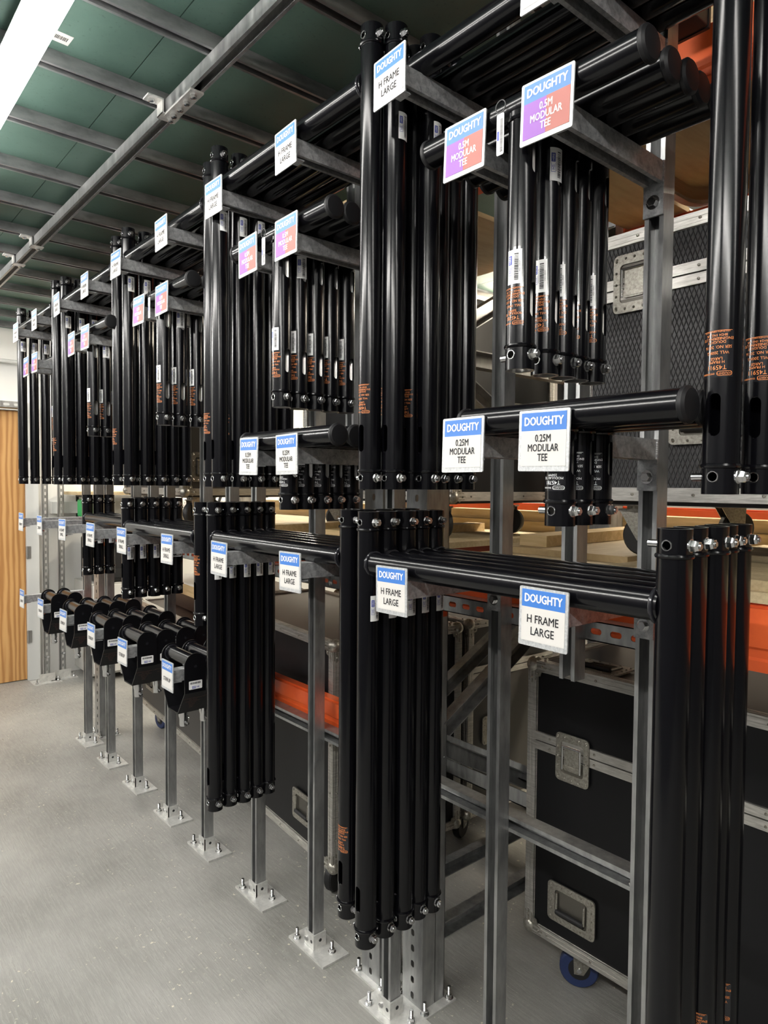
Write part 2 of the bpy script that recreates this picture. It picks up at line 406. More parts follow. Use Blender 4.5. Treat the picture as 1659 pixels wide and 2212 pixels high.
def asset_sticker(name, face, R=RT, w=0.029, h=0.060, film=True):
    mb = MB(); fn = wrap(R + 0.0003, face, False); fb = wrap(R + 0.0006, face, False)
    if film: wrap_rect(mb, -w / 2 - 0.004, w / 2 + 0.004, -h / 2 - 0.006, h / 2 + 0.005, wrap(R + 0.00015, face, False), 3, 8)
    wrap_rect(mb, -w / 2, w / 2, -h / 2, h / 2, fn, 0, 8)
    rnd = random.Random(3); z = -h / 2 + 0.006          # barcode runs along the tube
    while z < h / 2 - 0.006:
        t = rnd.choice([0.0006, 0.0011, 0.0017]); wrap_rect(mb, w * 0.02, w * 0.30, z, z + t, fb, 1, 2); z += t + rnd.choice([0.0006, 0.001])
    def vt(s, size, cu, cv, mi, bold=0.0):               # lettering turned a quarter
        vs, fs = text2d(s, size, 0.0); mb.add([fb(cu - b, cv + a) for a, b in vs], fs, mi)
    wrap_rect(mb, -w * 0.42, -w * 0.14, 0.004, 0.020, fb, 2, 3)
    fb = wrap(R + 0.0008, face, False)
    vt('HIRE', 0.0062, -w * 0.28, 0.012, 0, 0.0002)
    vt('HS', 0.0078, -w * 0.28, -0.006, 2, 0.0003)
    for a, b2, c, d in ((-w * .42, -w * .40, -.014, .002), (-w * .16, -w * .14, -.014, .002), (-w * .42, -w * .14, -.0145, -.0138)): wrap_rect(mb, a, b2, c, d, fb, 2, 2)
    vt('HS01-00047', 0.0040, w * 0.38, 0.0, 1)
    vt('www.hshire.co.uk', 0.0036, -w * 0.06, 0.0, 1)
    return mb.mesh(name, ['sticker_white', 'dark_ink', 'sticker_blue', 'gloss_film'], True, 60)
STK_Y = asset_sticker('asset_sticker', FY, film=False)
STK_X = asset_sticker('asset_sticker_film', FX + 0.15)
LBL_L = product_label('product_label_large', 'T45911', ('H FRAME', 'LARGE'), 'WLL 200KG', 'orange_ink', 'SER NO. 20116')
LBL_S = product_label('product_label_small', 'T45910', ('H FRAME', 'SMALL'), 'WLL 200KG', 'orange_ink', 'SER NO. 20084')
LBL_T = product_label('product_label_tee', 'T45781', ('MODULAR TEE', '500MM'), 'WLL 100KG', 'orange_ink', 'SER NO. 13047')
LBL_Q = product_label('product_label_quarter', 'T45781', ('MODULAR TEE', '250MM'), 'WLL 100KG', 'white_ink', 'SER NO. 17012')

# ------------------------------------------------------------------ H frames
def h_frame_tree(W, up, dn, label_mesh, tube):
    bar = MB(); bar.cyl((0, -W / 2 + RT * 0.6, 0), (0, W / 2 - RT * 0.6, 0), RT, 36); bar = bar.mesh('crossbar', 'black_powder')
    wb = MB(); wb.torus((0, 0, 0), (0, 1, 0), RT + 0.0008, 0.0036, 28, 8); wb = wb.mesh('weld_bead', 'weld')
    ends = [N('weld_ring', RING, (0, 0, up - 0.042)), N('weld_ring', RING, (0, 0, -dn + 0.042)),
            N('lock_nut', BOLT, (0, 0, up - 0.025)), N('lock_nut', BOLT, (0, 0, -dn + 0.026)), N('coupling_pin', PIN, (0, 0, up - 0.025)), N('coupling_pin', PIN, (0, 0, -dn + 0.026)),
            N('bolt_eye', EYE, (0, 0, up - 0.025)), N('bolt_eye', EYE, (0, 0, -dn + 0.026))]
    left = ends + [N('asset_sticker', STK_Y, (0, 0, -0.105), (0, 0, 0.1), (), 'white barcode sticker')]
    right = ends + [N('product_label', label_mesh, (0, 0, -dn + 0.205), (0, 0, 0), (), 'printed product label')]
    return [N('upright_tube', tube, (0, W / 2, 0), (0, 0, 0), left), N('upright_tube', tube, (0, -W / 2, 0), (0, 0, 0), right),
            N('crossbar', bar, (0, 0, 0), (0, 0, 0), [N('weld_bead', wb, (0, W / 2 - RT * 0.93, 0)), N('weld_bead', wb, (0, -W / 2 + RT * 0.93, 0))])]
UP, DNL, DNS, WL, WS = 0.121, 0.922, 0.300, 0.745, 0.700
TUBE_L = tube_mesh('upright_tube_large', -DNL, UP, [(FX, -DNL + 0.117, 0.0085, 0.023, False), (FX, -DNL + 0.026, 0.0072, 0, False), (FX, UP - 0.025, 0.0072, 0, False)])
TUBE_S = tube_mesh('upright_tube_small', -DNS, UP, [(FX, -DNS + 0.117, 0.0085, 0.023, False), (FX, -DNS + 0.026, 0.0072, 0, False), (FX, UP - 0.025, 0.0072, 0, False)])
HF_L = h_frame_tree(WL, UP, DNL, LBL_L, TUBE_L)
HF_S = h_frame_tree(WS, UP, DNS, LBL_S, TUBE_S)
PLACE = ['frontmost', 'second from the front', 'third from the front', 'fourth from the front', 'rearmost']
def h_stack(tree, zbar, X0, steps, Yc, dys, where, kind, group):
    x = X0; n = len(steps) + 1
    for i in range(n):
        if i: x += steps[i - 1]
        pl = PLACE[i] if i < n - 1 else 'rearmost'
        r = empty('h_frame', (x, Yc + dys[i % len(dys)], zbar), random.uniform(-0.004, 0.004))
        put(tree, r); tag(r, 'black steel %s H frame, %s in the %s' % (kind, pl, where), 'H frame', group)
ZL, ZS, ZQ, ZT, ZU = 1.410, 0.957, 1.716, 2.270, 2.506      # tops of the arms, five levels
ST4 = [0.058, 0.054, 0.052, 0.052]
h_stack(HF_L, ZL + RT, 1.020, [0.060, 0.057, 0.052, 0.050], 0.882, [0, .004, -.003, .004, .002], 'nearest lower stack', 'large', 'large H frames on the lower arms')
h_stack(HF_L, ZL + RT, 1.057, [0.055, 0.053, 0.050, 0.050], 1.745, [0, .003, -.003, .002, .004], 'second lower stack', 'large', 'large H frames on the lower arms')
h_stack(HF_S, ZL + RT, 1.047, [0.056, 0.055, 0.052, 0.054], 2.540, [0, .006, -.004, .003, .006], 'near stack of short frames', 'small', 'small H frames')
h_stack(HF_S, ZL + RT, 1.150, [0.058, 0.056], 3.405, [0, .004, -.003], 'far stack of short frames', 'small', 'small H frames')
h_stack(HF_L, ZU + RT, 1.050, [0.088, 0.052, 0.050, 0.050], 0.830, [0, -.022, -.004, .003, -.003], 'upper stack nearest the camera', 'large', 'large H frames on the top arms')
h_stack(HF_L, ZU + RT, 1.009, [0.070, 0.060, 0.056, 0.058], 1.610, [0, .004, -.003, .004, .002], 'second upper stack', 'large', 'large H frames on the top arms')
h_stack(HF_L, ZU + RT, 1.040, [0.070, 0.064, 0.058, 0.052], 2.470, [0, .004, -.003, .004, .002], 'middle upper stack', 'large', 'large H frames on the top arms')
h_stack(HF_L, ZU + RT, 1.045, [0.066, 0.062, 0.058, 0.052], 3.345, [0, .004, -.003, .004, .002], 'fourth upper stack', 'large', 'large H frames on the top arms')
h_stack(HF_L, ZU + RT, 1.030, [0.066, 0.062, 0.058, 0.052], 4.190, [0, .004, -.003, .004, .002], 'upper stack by the door', 'large', 'large H frames on the top arms')

# ------------------------------------------------------------------ modular tees
def tee_tree(Lb, dn, tube, label_mesh, half, top=True):
    bar = MB(); bar.cyl((0, -Lb / 2, 0), (0, Lb / 2, 0), RT, 36); bar = bar.mesh('crossbar', 'black_powder')
    cap = MB(); cap.rev([(RT + 0.0006, -0.006), (RT + 0.0024, -0.004), (RT + 0.0024, 0.002), (RT - 0.002, 0.006), (0, 0.0085)], (0, 0, 0), (0, -1, 0), 32); cap = cap.mesh('end_cap', 'cap_rubber')
    kids = [N('weld_ring', RING, (0, 0, -RT)), N('weld_ring', RING, (0, 0, -dn + 0.042)), N('lock_nut', BOLT, (0, 0, -dn + 0.026)), N('coupling_pin', PIN, (0, 0, -dn + 0.026)), N('bolt_eye', EYE, (0, 0, -dn + 0.026)),
            N('product_label', label_mesh, (0, 0, -dn + (0.110 if half else 0.094)), (0, 0, 0), (), 'printed product label')]
    if half: kids += [N('asset_sticker', STK_X, (0, 0, -dn + 0.180), (0, 0, 0), (), 'white barcode sticker'), ] + ([N('asset_sticker', STK_Y, (0, 0, -0.085), (0, 0, -0.25), (), 'white barcode sticker')] if top else [])
    return [N('crossbar', bar, (0, 0, 0), (0, 0, 0), [N('end_cap', cap, (0, -Lb / 2, 0)), N('end_cap', cap, (0, Lb / 2, 0), (0, 0, PI))]), N('drop_tube', tube, (0, 0, 0), (0, 0, 0), kids)]
DNT, DNQ = 0.467, 0.190
TUBE_T = tube_mesh('drop_tube_half', -DNT, -RT * 0.5, [(FY + 0.12, -DNT + 0.124, 0.0085, 0.023, True), (FY + 0.12, -DNT + 0.375, 0.0085, 0.022, True), (FX, -DNT + 0.026, 0.0072, 0, False)], 'bare_steel')
TUBE_Q = tube_mesh('drop_tube_quarter', -DNQ, -RT * 0.5, [(FY + 0.12, -DNQ + 0.118, 0.0085, 0.023, True), (FX, -DNQ + 0.026, 0.0072, 0, False)], 'bare_steel')
TEE_H = tee_tree(0.475, DNT, TUBE_T, LBL_T, True)
TEE_H2 = tee_tree(0.475, DNT, TUBE_T, LBL_T, True, False)
TEE_Q = tee_tree(0.440, DNQ, TUBE_Q, LBL_Q, False)
def tee_row(tree, zarm, X0, steps, Yc, where, size, group):
    x = X0; n = len(steps) + 1
    for i in range(n):
        if i: x += steps[i - 1]
        pl = PLACE[i] if i < n - 1 or n == 1 else 'rearmost'
        r = empty('modular_tee', (x, Yc + (i % 2) * 0.004, zarm + RT), random.uniform(-0.006, 0.006))
        put(TEE_H2 if tree is TEE_H and i != 1 else tree, r); tag(r, 'black %s metre tee, %s on %s' % (size, pl, where), 'tee', group)
tee_row(TEE_H, ZT, 1.000, [0.079, 0.050, 0.050, 0.052], 0.797, 'the pair of arms nearest the camera', 'half', 'half metre tees')
tee_row(TEE_H, ZT, 1.004, [0.058, 0.053, 0.055, 0.052], 1.612, 'the second pair of arms', 'half', 'half metre tees')
tee_row(TEE_H, ZT, 1.004, [0.060, 0.066, 0.055], 2.400, 'the third pair of arms', 'half', 'half metre tees')
tee_row(TEE_H, ZT, 1.010, [0.056, 0.075], 3.195, 'the fourth pair of arms', 'half', 'half metre tees')
tee_row(TEE_H, ZT, 1.090, [0.060], 4.060, 'the pair of arms by the door', 'half', 'half metre tees')
tee_row(TEE_Q, ZQ, 1.000, [0.060, 0.052], 0.705, 'the near middle arms', 'quarter', 'quarter metre tees')
tee_row(TEE_Q, ZQ, 1.002, [0.055, 0.052, 0.050, 0.050], 1.570, 'the farther middle arms', 'quarter', 'quarter metre tees')

# hanging barcode tags on the front tees
def tag_tree():
    mb = MB(); k = 14
    mb.torus((0, 0, 0), (1, 0, 0), 0.011, 0.0011, 20, 6)
    loop = mb.mesh('wire_loop', 'dark_plastic')
    b = MB(); b.ext(rrect(0.016, 0.072, 0.003), (-0.0006, 0, -0.048), (0, -1, 0), (0, 0, 1), (0.0012, 0, 0), 0)
    rnd = random.Random(5); z = -0.078
    while z < -0.022:
        t = rnd.choice([0.0007, 0.0012]); b.box((-0.0008, -0.003, z), (0.0003, 0.006, t), 1); z += t + 0.001
    b.box((-0.0008, 0.0045, -0.050), (0.0003, 0.004, 0.016), 2)
    return [N('tag_card', b.mesh('tag_card', ['sticker_white', 'dark_ink', 'sticker_blue'], False)), N('wire_loop', loop)]
TAG = tag_tree()
for (yy_, wh) in ((0.803, 'nearest'), (1.618, 'second'), (2.406, 'third')):
    r = empty('barcode_tag', (0.958, yy_ + 0.012, ZT + 0.020), 0.0); put(TAG, r)
    tag(r, 'narrow white barcode tag looped on the front tee of the %s pair of arms' % wh, 'tag', 'hanging barcode tags')

# ------------------------------------------------------------------ strut posts with cantilever arms
YA = [0.7245, 1.1272, 1.5357, 1.9395, 2.3339, 2.7815, 3.1715, 3.6004, 4.0187, 4.4256]
YB = [0.912, 1.734, 2.545, 3.370, 4.199]
XF = 1.330
def post_mesh(z0, z1):
    mb = MB(); mb.ext(STRUT, (0, 0, z0), (1, 0, 0), (0, 1, 0), (0, 0, z1 - z0)); return mb.mesh('channel', 'galv', True, 25)
POST_A, POST_B = post_mesh(0.008, 2.812), post_mesh(1.177, 2.812)
def arm_mesh(L):
    mb = MB(); mb.ext(STRUT, (-L, 0, -0.041), (0, 0, 1), (0, 1, 0), (L - 0.005, 0, 0)); return mb.mesh('cantilever_arm', 'galv_arm', True, 25)
ARM_L, ARM_S = arm_mesh(XF - 0.985 - 0.003), arm_mesh(XF - 0.970 - 0.003)
def backplate():
    mb = MB(); mb.box((-0.0025, 0, -0.052), (0.005, 0.043, 0.104)); return mb.mesh('back_plate', 'galv_arm')
BACK = backplate()
def hexbolt(r=0.010, h=0.008):
    mb = MB(); mb.rev([(r * 1.25, 0), (r * 1.25, 0.0018), (r, 0.0018), (r, 0.0018 + h * 0.8), (r * 0.86, 0.0018 + h)], (0, 0, 0), (-1, 0, 0), 6); mb.cyl((0, 0, 0), (-0.0017, 0, 0), r * 1.4, 16)
    return mb.mesh('hex_bolt', 'zinc')
HEX = hexbolt()
WELD = MB(); 
for k in range(9): WELD.ball((-0.005, 0, -0.002 - 0.0045 * k), 0.0035, 8, 5, 0, (1, 1, 0.9))
WELD = WELD.mesh('weld_seam', 'galv_arm')
def arm(parent, ztop, short, base):
    a = obj('cantilever_arm', ARM_S if short else ARM_L, parent, (0, 0, ztop - base), (0, random.uniform(-0.006, 0.010), 0))
    obj('back_plate', BACK, a); obj('fixing_bolt', HEX, a, (-0.005, 0, -0.076)); obj('weld_seam', WELD, a, (-0.001, -0.0205, 0))
def plate_meshes():
    p = MB(); p.box((0.026, -0.010, 0.004), (0.110, 0.212, 0.008)); p = p.mesh('base_plate', 'base_plate')
    b = MB(); o_, A, B = (-0.006, 0, 0.008), (0, 1, 0), (0, 0, 1)
    n = 12; out = [(-0.027, 0), (0.027, 0), (0.027, 0.052), (-0.027, 0.052)]
    b.bb((-0.0065, -0.0275, 0.008), (-0.0005, 0.0275, 0.058)); b.bb((-0.006, -0.0275, 0.008), (0.046, -0.0215, 0.058))
    for yv in (-0.014, 0.014): b.cyl((-0.0068, yv, 0.033), (-0.0060, yv, 0.033), 0.006, 12, 1)
    b.cyl((0.022, -0.0279, 0.034), (0.022, -0.0270, 0.034), 0.006, 12, 1)
    for k in range(12): b.ball((-0.007, -0.026 + 0.0047 * k, 0.008), 0.0032, 6, 4, 0)
    b = b.mesh('socket_bracket', ['base_plate', 'dark_plastic'])
    a = MB(); a.cyl((0, 0, 0.008), (0, 0, 0.0105), 0.0135, 18); a.rev([(0.0105, 0.0105), (0.0105, 0.019), (0.009, 0.0205)], (0, 0, 0), (0, 0, 1), 6)
    z = 0.0205
    while z < 0.044: a.rev([(0.0054, z), (0.0062, z + 0.0009), (0.0054, z + 0.0018)], (0, 0, 0), (0, 0, 1), 12); z += 0.0018
    a = a.mesh('anchor_bolt', 'zinc')
    s = MB(); s.rev([(0.009, 0), (0.009, 0.006), (0.007, 0.007)], (-0.0065, 0.012, 0.033), (-1, 0, 0), 6); s = s.mesh('side_bolt', 'zinc')
    return p, b, a, s
PL, BR, AN, SB = plate_meshes()
NTHC = ['nearest the camera'] + [k + ' from the camera' for k in ('second', 'third', 'fourth', 'fifth', 'sixth', 'seventh', 'eighth', 'ninth', 'farthest')]
NTH = ['nearest', 'second', 'third', 'fourth', 'fifth', 'sixth', 'seventh', 'eighth', 'ninth', 'farthest']
for i, y in enumerate(YA):
    r = empty('strut_post', (XF, y, 0.0))
    obj('channel', POST_A, r)
    obj('base_plate', PL, r); obj('socket_bracket', BR, r); obj('side_bolt', SB, r)
    obj('anchor_bolt', AN, r, (-0.012, 0.066, 0)); obj('anchor_bolt', AN, r, (0.040, -0.072, 0))
    arm(r, ZU, True, 0); arm(r, ZL, False, 0)
    if i % 2 == 0: arm(r, ZT, True, 0)
    if i in (0, 2): arm(r, ZQ, True, 0)
    if i >= 4: arm(r, ZS, False, 0)
    tag(r, 'floor-standing galvanised strut post with cantilever arms, %s' % NTHC[i], 'post', 'floor-standing strut posts')
NTHC5 = ['nearest the camera', 'second from the camera', 'middle of the five', 'fourth from the camera', 'farthest from the camera']
NTH5 = ['nearest', 'second', 'middle', 'fourth', 'farthest']
for i, y in enumerate(YB):
    r = empty('hanging_strut_post', (XF, y, 1.177))
    mb = obj('channel', POST_B, r, (0, 0, -1.177))
    arm(r, ZT, True, 1.177)
    if i < 2: arm(r, ZQ, True, 1.177)
    tag(r, 'short galvanised strut hanging clear of the floor, %s' % NTHC5[i], 'post', 'hanging strut posts')

# ------------------------------------------------------------------ signs
SW = 0.105
def sign_tree(lines, split):
    p = MB(); p.ext(rrect(SW, SW, 0.003, 3), (0, 0, 0), (0, -1, 0), (0, 0, 1), (0.0028, 0, 0)); p = p.mesh('plate', 'sign_plate')
    def panel(nm, u0, u1, v0, v1, mt, d):
        q = MB(); q.bb((-d, -u1, v0), (0, -u0, v1)); return N(nm, q.mesh(nm, mt, False))
    out = [N('plate', p)]
    u0, u1, v0, v1, vh = -0.0465, 0.0465, -0.0435, 0.0480, 0.0170
    body = MB(); head = MB()
    flat_text(head, 'DOUGHTY', 0.0205, 0, 0.0325, (-0.0011, 0, 0), (0, -1, 0), (0, 0, 1), 0, 0.00065, 0.80)
    if split:
        out += [panel('header', u0, u1, vh, v1, 'blue', 0.0006), panel('purple_panel', u0, 0, v0, vh, 'print_purple', 0.0006), panel('red_panel', 0, u1, v0, vh, 'print_red', 0.0006)]
    else:
        out += [panel('header', u0, u1, vh, v1, 'blue', 0.0006), panel('paper', u0, u1, v0, vh, 'paper', 0.0006)]
    z = {1: [-0.014], 2: [-0.004, -0.0255], 3: [0.0035, -0.0130, -0.0295]}[len(lines)]
    for s, zz_ in zip(lines, z):
        flat_text(body, s, 0.0205 if len(lines) < 3 else 0.0180, 0, zz_, (-0.0011, 0, 0), (0, -1, 0), (0, 0, 1), 0, 0.0003 if split else 0.00026, 0.84 if len(lines) < 3 else 0.74)
    out += [N('header_lettering', head.mesh('header_lettering', 'white_ink', False)), N('lettering', body.mesh('lettering', 'white_ink' if split else 'dark_ink', False))]
    t = MB(); t.box((0.024, 0.0, -0.0255), (0.046, 0.034, 0.003)); t.cyl((0.018, 0, -0.027), (0.018, 0, -0.033), 0.007, 6, 1)
    out.append(N('fixing_tab', t.mesh('fixing_tab', ['sign_plate', 'zinc'])))
    return out
S_L = sign_tree(['H FRAME', 'LARGE'], False); S_S = sign_tree(['H FRAME', 'SMALL'], False)
S_H = sign_tree(['0.5M', 'MODULAR', 'TEE'], True); S_Q = sign_tree(['0.25M', 'MODULAR', 'TEE'], False); S_R = sign_tree(['STIRRUP'], False)
def sign(tree, y, zc, xs, label, group):
    r = empty('shelf_sign', (xs - 0.003, y, zc)); r.rotation_euler = (random.uniform(-.02, .02), random.uniform(-.01, .03), random.uniform(-.03, .03))
    put(tree, r); tag(r, label, 'sign', group)
for i, y in enumerate(YA):
    sign(S_L, y + 0.005, ZU - 0.022, 0.972, 'H FRAME LARGE sign on a top arm, %s' % NTHC[i], 'top row signs')
    lo = (S_L, 'H FRAME LARGE') if i < 4 else (S_S, 'H FRAME SMALL') if i < 8 else (S_R, 'STIRRUP')
    sign(lo[0], y, ZL - 0.021, 0.985, '%s sign on a chest-high arm, %s in that row' % (lo[1], NTH[i]), 'chest-high row signs')
    if i % 2 == 0: sign(S_H, y - 0.001, ZT - 0.012, 0.970, 'purple and red 0.5M TEE sign on the %s full-height post' % NTH[i], 'half metre tee signs')
    if i in (0, 2): sign(S_Q, y - 0.006, ZQ - 0.018, 0.970, '0.25M MODULAR TEE sign on the %s full-height post' % NTH[i], 'quarter metre tee signs')
    if i >= 4: sign(S_R, y, ZS - 0.019, 0.985, 'STIRRUP sign on a knee-high arm, %s' % ('nearest the camera', 'second from the camera', 'third from the camera', 'fourth from the camera', 'fifth from the camera')[i - 4] if i < 9 else 'STIRRUP sign on the bare knee-high arm by the door', 'stirrup signs')
for i, y in enumerate(YB):
    sign(S_H, y - 0.001, ZT - 0.012, 0.970, 'purple and red 0.5M TEE sign on the %s hanging strut' % NTH5[i], 'half metre tee signs')
    if i < 2: sign(S_Q, y - 0.006, ZQ - 0.018, 0.970, '0.25M MODULAR TEE sign on the %s hanging strut' % NTH5[i], 'quarter metre tee signs')

# ------------------------------------------------------------------ stirrups
def stirrup_tree():
    hy, w2, t = 0.0975, 0.040, 0.005
    tb = MB(); tb.cyl((0, -hy, 0), (0, hy, 0), RT, 32); tb = tb.mesh('bearing_tube', 'black_powder')
    st = MB(); k = 14; zt = -0.005
    prof = [(w2 * math.cos(PI * i / k), zt + w2 * math.sin(PI * i / k)) for i in range(k + 1)] + [(-w2, -0.105), (w2, -0.105)]
    for sg in (-1, 1): st.ext(prof, (0, sg * hy, 0), (1, 0, 0), (0, 0, 1), (0, sg * t, 0))
    for sg in (-1, 1):
        pr = [(sg * (hy + t), -0.105), (sg * hy, -0.105), (sg * 0.040, -0.187), (sg * 0.042, -0.192)]
        st.ext(pr, (-w2, 0, 0), (0, 1, 0), (0, 0, 1), (2 * w2, 0, 0))
    st.bb((-w2, -0.042, -0.192), (w2, 0.042, -0.187)); st = st.mesh('strap', 'black_plate', True, 20)
    wr = MB(); wr.torus((0, 0, 0), (0, 1, 0), RT + 0.001, 0.0035, 26, 8); wr = wr.mesh('weld_bead', 'weld')
    sp = MB(); sp.rev([(0.017, 0), (0.017, 0.024), (0.0145, 0.034), (0.0145, 0.058), (0.013, 0.061)], (0, 0, -0.192), (0, 0, -1), 22); sp = sp.mesh('spigot', 'zinc')
    pn = MB(); pn.cyl((0.0, -0.010, -0.236), (0.006, -0.030, -0.240), 0.0042, 10); pn.torus((0.008, -0.012, -0.225), (1, 0.2, 0), 0.012, 0.0008, 16, 5); pn = pn.mesh('locking_pin', 'zinc')
    bo = MB(); bo.rev([(0.011, -0.187), (0.011, -0.178), (0.008, -0.175)], (0, 0, 0), (0, 0, 1), 6); bo = bo.mesh('spigot_nut', 'zinc')
    hd = MB(); hd.cyl((0.0, -hy - t - 0.0008, -0.012), (0, -hy - t + 0.001, -0.012), 0.0055, 14); hd = hd.mesh('rivet', 'weld')
    sk = MB(); y0 = -hy - t
    sk.ext(rrect(0.050, 0.030, 0.003), (0, y0, -0.078), (1, 0, 0), (0, 0, 1), (0, -0.0005, 0), 0)
    rnd = random.Random(9); x = -0.019
    while x < 0.019: tt = rnd.choice([0.0007, 0.0012, 0.0018]); sk.box((x, y0 - 0.0007, -0.071), (tt, 0.0003, 0.007), 1); x += tt + 0.001
    sk.box((-0.006, y0 - 0.0007, -0.086), (0.014, 0.0003, 0.008), 2)
    flat_text(sk, 'HIRE', 0.0062, -0.006, -0.086, (0, y0 - 0.001, 0), (1, 0, 0), (0, 0, 1), 0, 0.0002); flat_text(sk, 'HS', 0.008, 0.009, -0.086, (0, y0 - 0.0008, 0), (1, 0, 0), (0, 0, 1), 2, 0.0003)
    sk = sk.mesh('asset_sticker_flat', ['sticker_white', 'dark_ink', 'sticker_blue'], False)
    lb = MB(); U = Vector((1, 0, 0)); V = Vector((0, -(hy - 0.040), 0.082)).normalized(); nrm = Vector((0, -0.082, -(hy - 0.040))).normalized()
    o0 = Vector((0, -(hy + 0.042) / 2 - 0.002, -0.1475)) + nrm * 0.0022
    for q, s in enumerate(('WWW.DOUGHTY-ENGINEERING.CO.UK', 'BH24 1NZ, UK', 'DOUGHTY ENGINEERING', 'SER NO. 11203', 'WLL 250KG', 'STIRRUP', 'T45740')): flat_text(lb, s, 0.0058, 0, 0.024 - q * 0.008, o0, U, V, 0, 0.0001, 0.8)
    lb = lb.mesh('printed_label', 'faint_ink', False)
    return [N('bearing_tube', tb, (0, 0, 0), (0, 0, 0), [N('weld_bead', wr, (0, -hy + 0.001, 0)), N('weld_bead', wr, (0, hy - 0.001, 0))]),
            N('strap', st, (0, 0, 0), (0, 0, 0), [N('rivet', hd), N('asset_sticker', sk, (0, 0, 0), (0, 0, 0), (), 'white barcode sticker'), N('printed_label', lb)]),
            N('spigot', sp, (0, 0, 0), (0, 0, 0), [N('locking_pin', pn), N('spigot_nut', bo)])]
STIR = stirrup_tree()
for q, (i, n) in enumerate(((4, 4), (5, 4), (6, 4), (7, 4), (8, 2))):
    for k in range(n):
        pl = PLACE[k] if k < n - 1 else 'rearmost'
        r = empty('stirrup', (1.060 + 0.0835 * k, YA[i] + 0.040 + 0.006 * (k % 2), ZS + RT), random.uniform(-0.02, 0.02))
        put(STIR, r); tag(r, 'black stirrup bracket, %s in the %s row' % (pl, ('nearest', 'second', 'third', 'fourth', 'farthest')[q]), 'bracket', 'stirrup brackets')

# ------------------------------------------------------------------ rails tying the posts together
def holes_plate(mb, L, Wd, pitch, hw, hh, o, A, B, D, mi=0):
    # strip along A with oblong holes, width along B, thickness D
    n = int(L / pitch)
    for k in range(n):
        outer = rrect(pitch, Wd, 0.0001, 3); inner = rrect(hw, hh, min(hw, hh) * 0.45, 3)
        mb.ring(outer, inner, Vector(o) + Vector(A) * (pitch * (k + 0.5)), A, B, D, mi)
r = empty('tie_rail', (1.3715, 0.69, 0.733)); mb = MB(); mb.ext(STRUT, (0, 0, 0.0205), (1, 0, 0), (0, 0, 1), (0, 3.91, 0))
obj('channel', mb.mesh('tie_channel', 'galv', True, 25), r)
for y in YA:
    q = MB(); q.rev([(0.010, 0), (0.010, 0.007), (0.008, 0.008)], (0.001, y - 0.69 + 0.034, 0.0205), (-1, 0, 0), 6); obj('rail_bolt', q.mesh('rail_bolt', 'zinc'), r)
tag(r, 'low galvanised strut rail running behind the posts at knee height', 'rail')
r = empty('slotted_rail', (1.3715, 0.69, 1.268)); mb = MB()
holes_plate(mb, 3.9, 0.046, 0.05, 0.028, 0.014, (0, 0, 0.023), (0, 1, 0), (0, 0, 1), (0.0025, 0, 0))
mb.bb((0, 0, 0), (0.041, 3.9, 0.0025)); mb.bb((0, 0, 0.0435), (0.041, 3.9, 0.046))
obj('channel', mb.mesh('slotted_channel', 'galv', True, 25), r)
tag(r, 'perforated steel rail behind the posts just under the chest-high arms', 'rail')

# ------------------------------------------------------------------ the room
def slab(lo, hi, mt, nm): q = MB(); q.bb(lo, hi); return q.mesh(nm, mt, False)
struct('floor', slab((-1.6, -3.2, -0.05), (5.2, 6.6, 0.0), 'floor_paint', 'floor'))
ZD = 2.853
ceil = struct('ceiling', slab((-1.6, -3.2, ZD + 0.024), (5.2, 6.6, ZD + 0.08), 'deck_green', 'ceiling'))
PY = [-2.3, -1.9, -1.5, -1.1, -0.75, -0.37, 0.0, 0.36, 0.72, 1.08, 1.43, 1.778, 2.143, 2.531, 2.93, 3.30, 3.675, 4.02, 4.40, 4.78, 5.16, 5.54, 5.92]
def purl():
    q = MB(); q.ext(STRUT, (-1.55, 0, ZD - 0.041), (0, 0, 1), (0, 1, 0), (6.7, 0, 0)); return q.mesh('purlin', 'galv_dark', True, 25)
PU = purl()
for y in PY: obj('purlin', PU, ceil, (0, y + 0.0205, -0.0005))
SX = [-1.6, -0.44, 0.792, 2.0, 3.2, 5.2]; SY = [-3.2, -1.9, 0.36, 2.55, 4.74, 6.6]
for a in range(5):
    for b_ in range(5):
        q = MB(); q.bb((SX[a] + 0.0015, SY[b_] + 0.0015, ZD), (SX[a + 1] - 0.0015, SY[b_ + 1] - 0.0015, ZD + 0.022)); obj('deck_panel', q.mesh('deck_panel', 'deck_green', False), ceil)
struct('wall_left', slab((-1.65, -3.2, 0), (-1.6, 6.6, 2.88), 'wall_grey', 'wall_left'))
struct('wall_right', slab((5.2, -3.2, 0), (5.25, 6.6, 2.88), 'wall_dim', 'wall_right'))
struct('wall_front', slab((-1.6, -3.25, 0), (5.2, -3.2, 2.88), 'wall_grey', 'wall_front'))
q = MB(); YW = 6.20
q.bb((-1.6, YW, 0), (0.50, YW + 0.1, 2.88)); q.bb((1.44, YW, 0), (5.2, YW + 0.1, 2.88)); q.bb((0.50, YW, 2.24), (1.44, YW + 0.1, 2.88))
struct('wall_back', q.mesh('wall_back', 'wall_white', False))
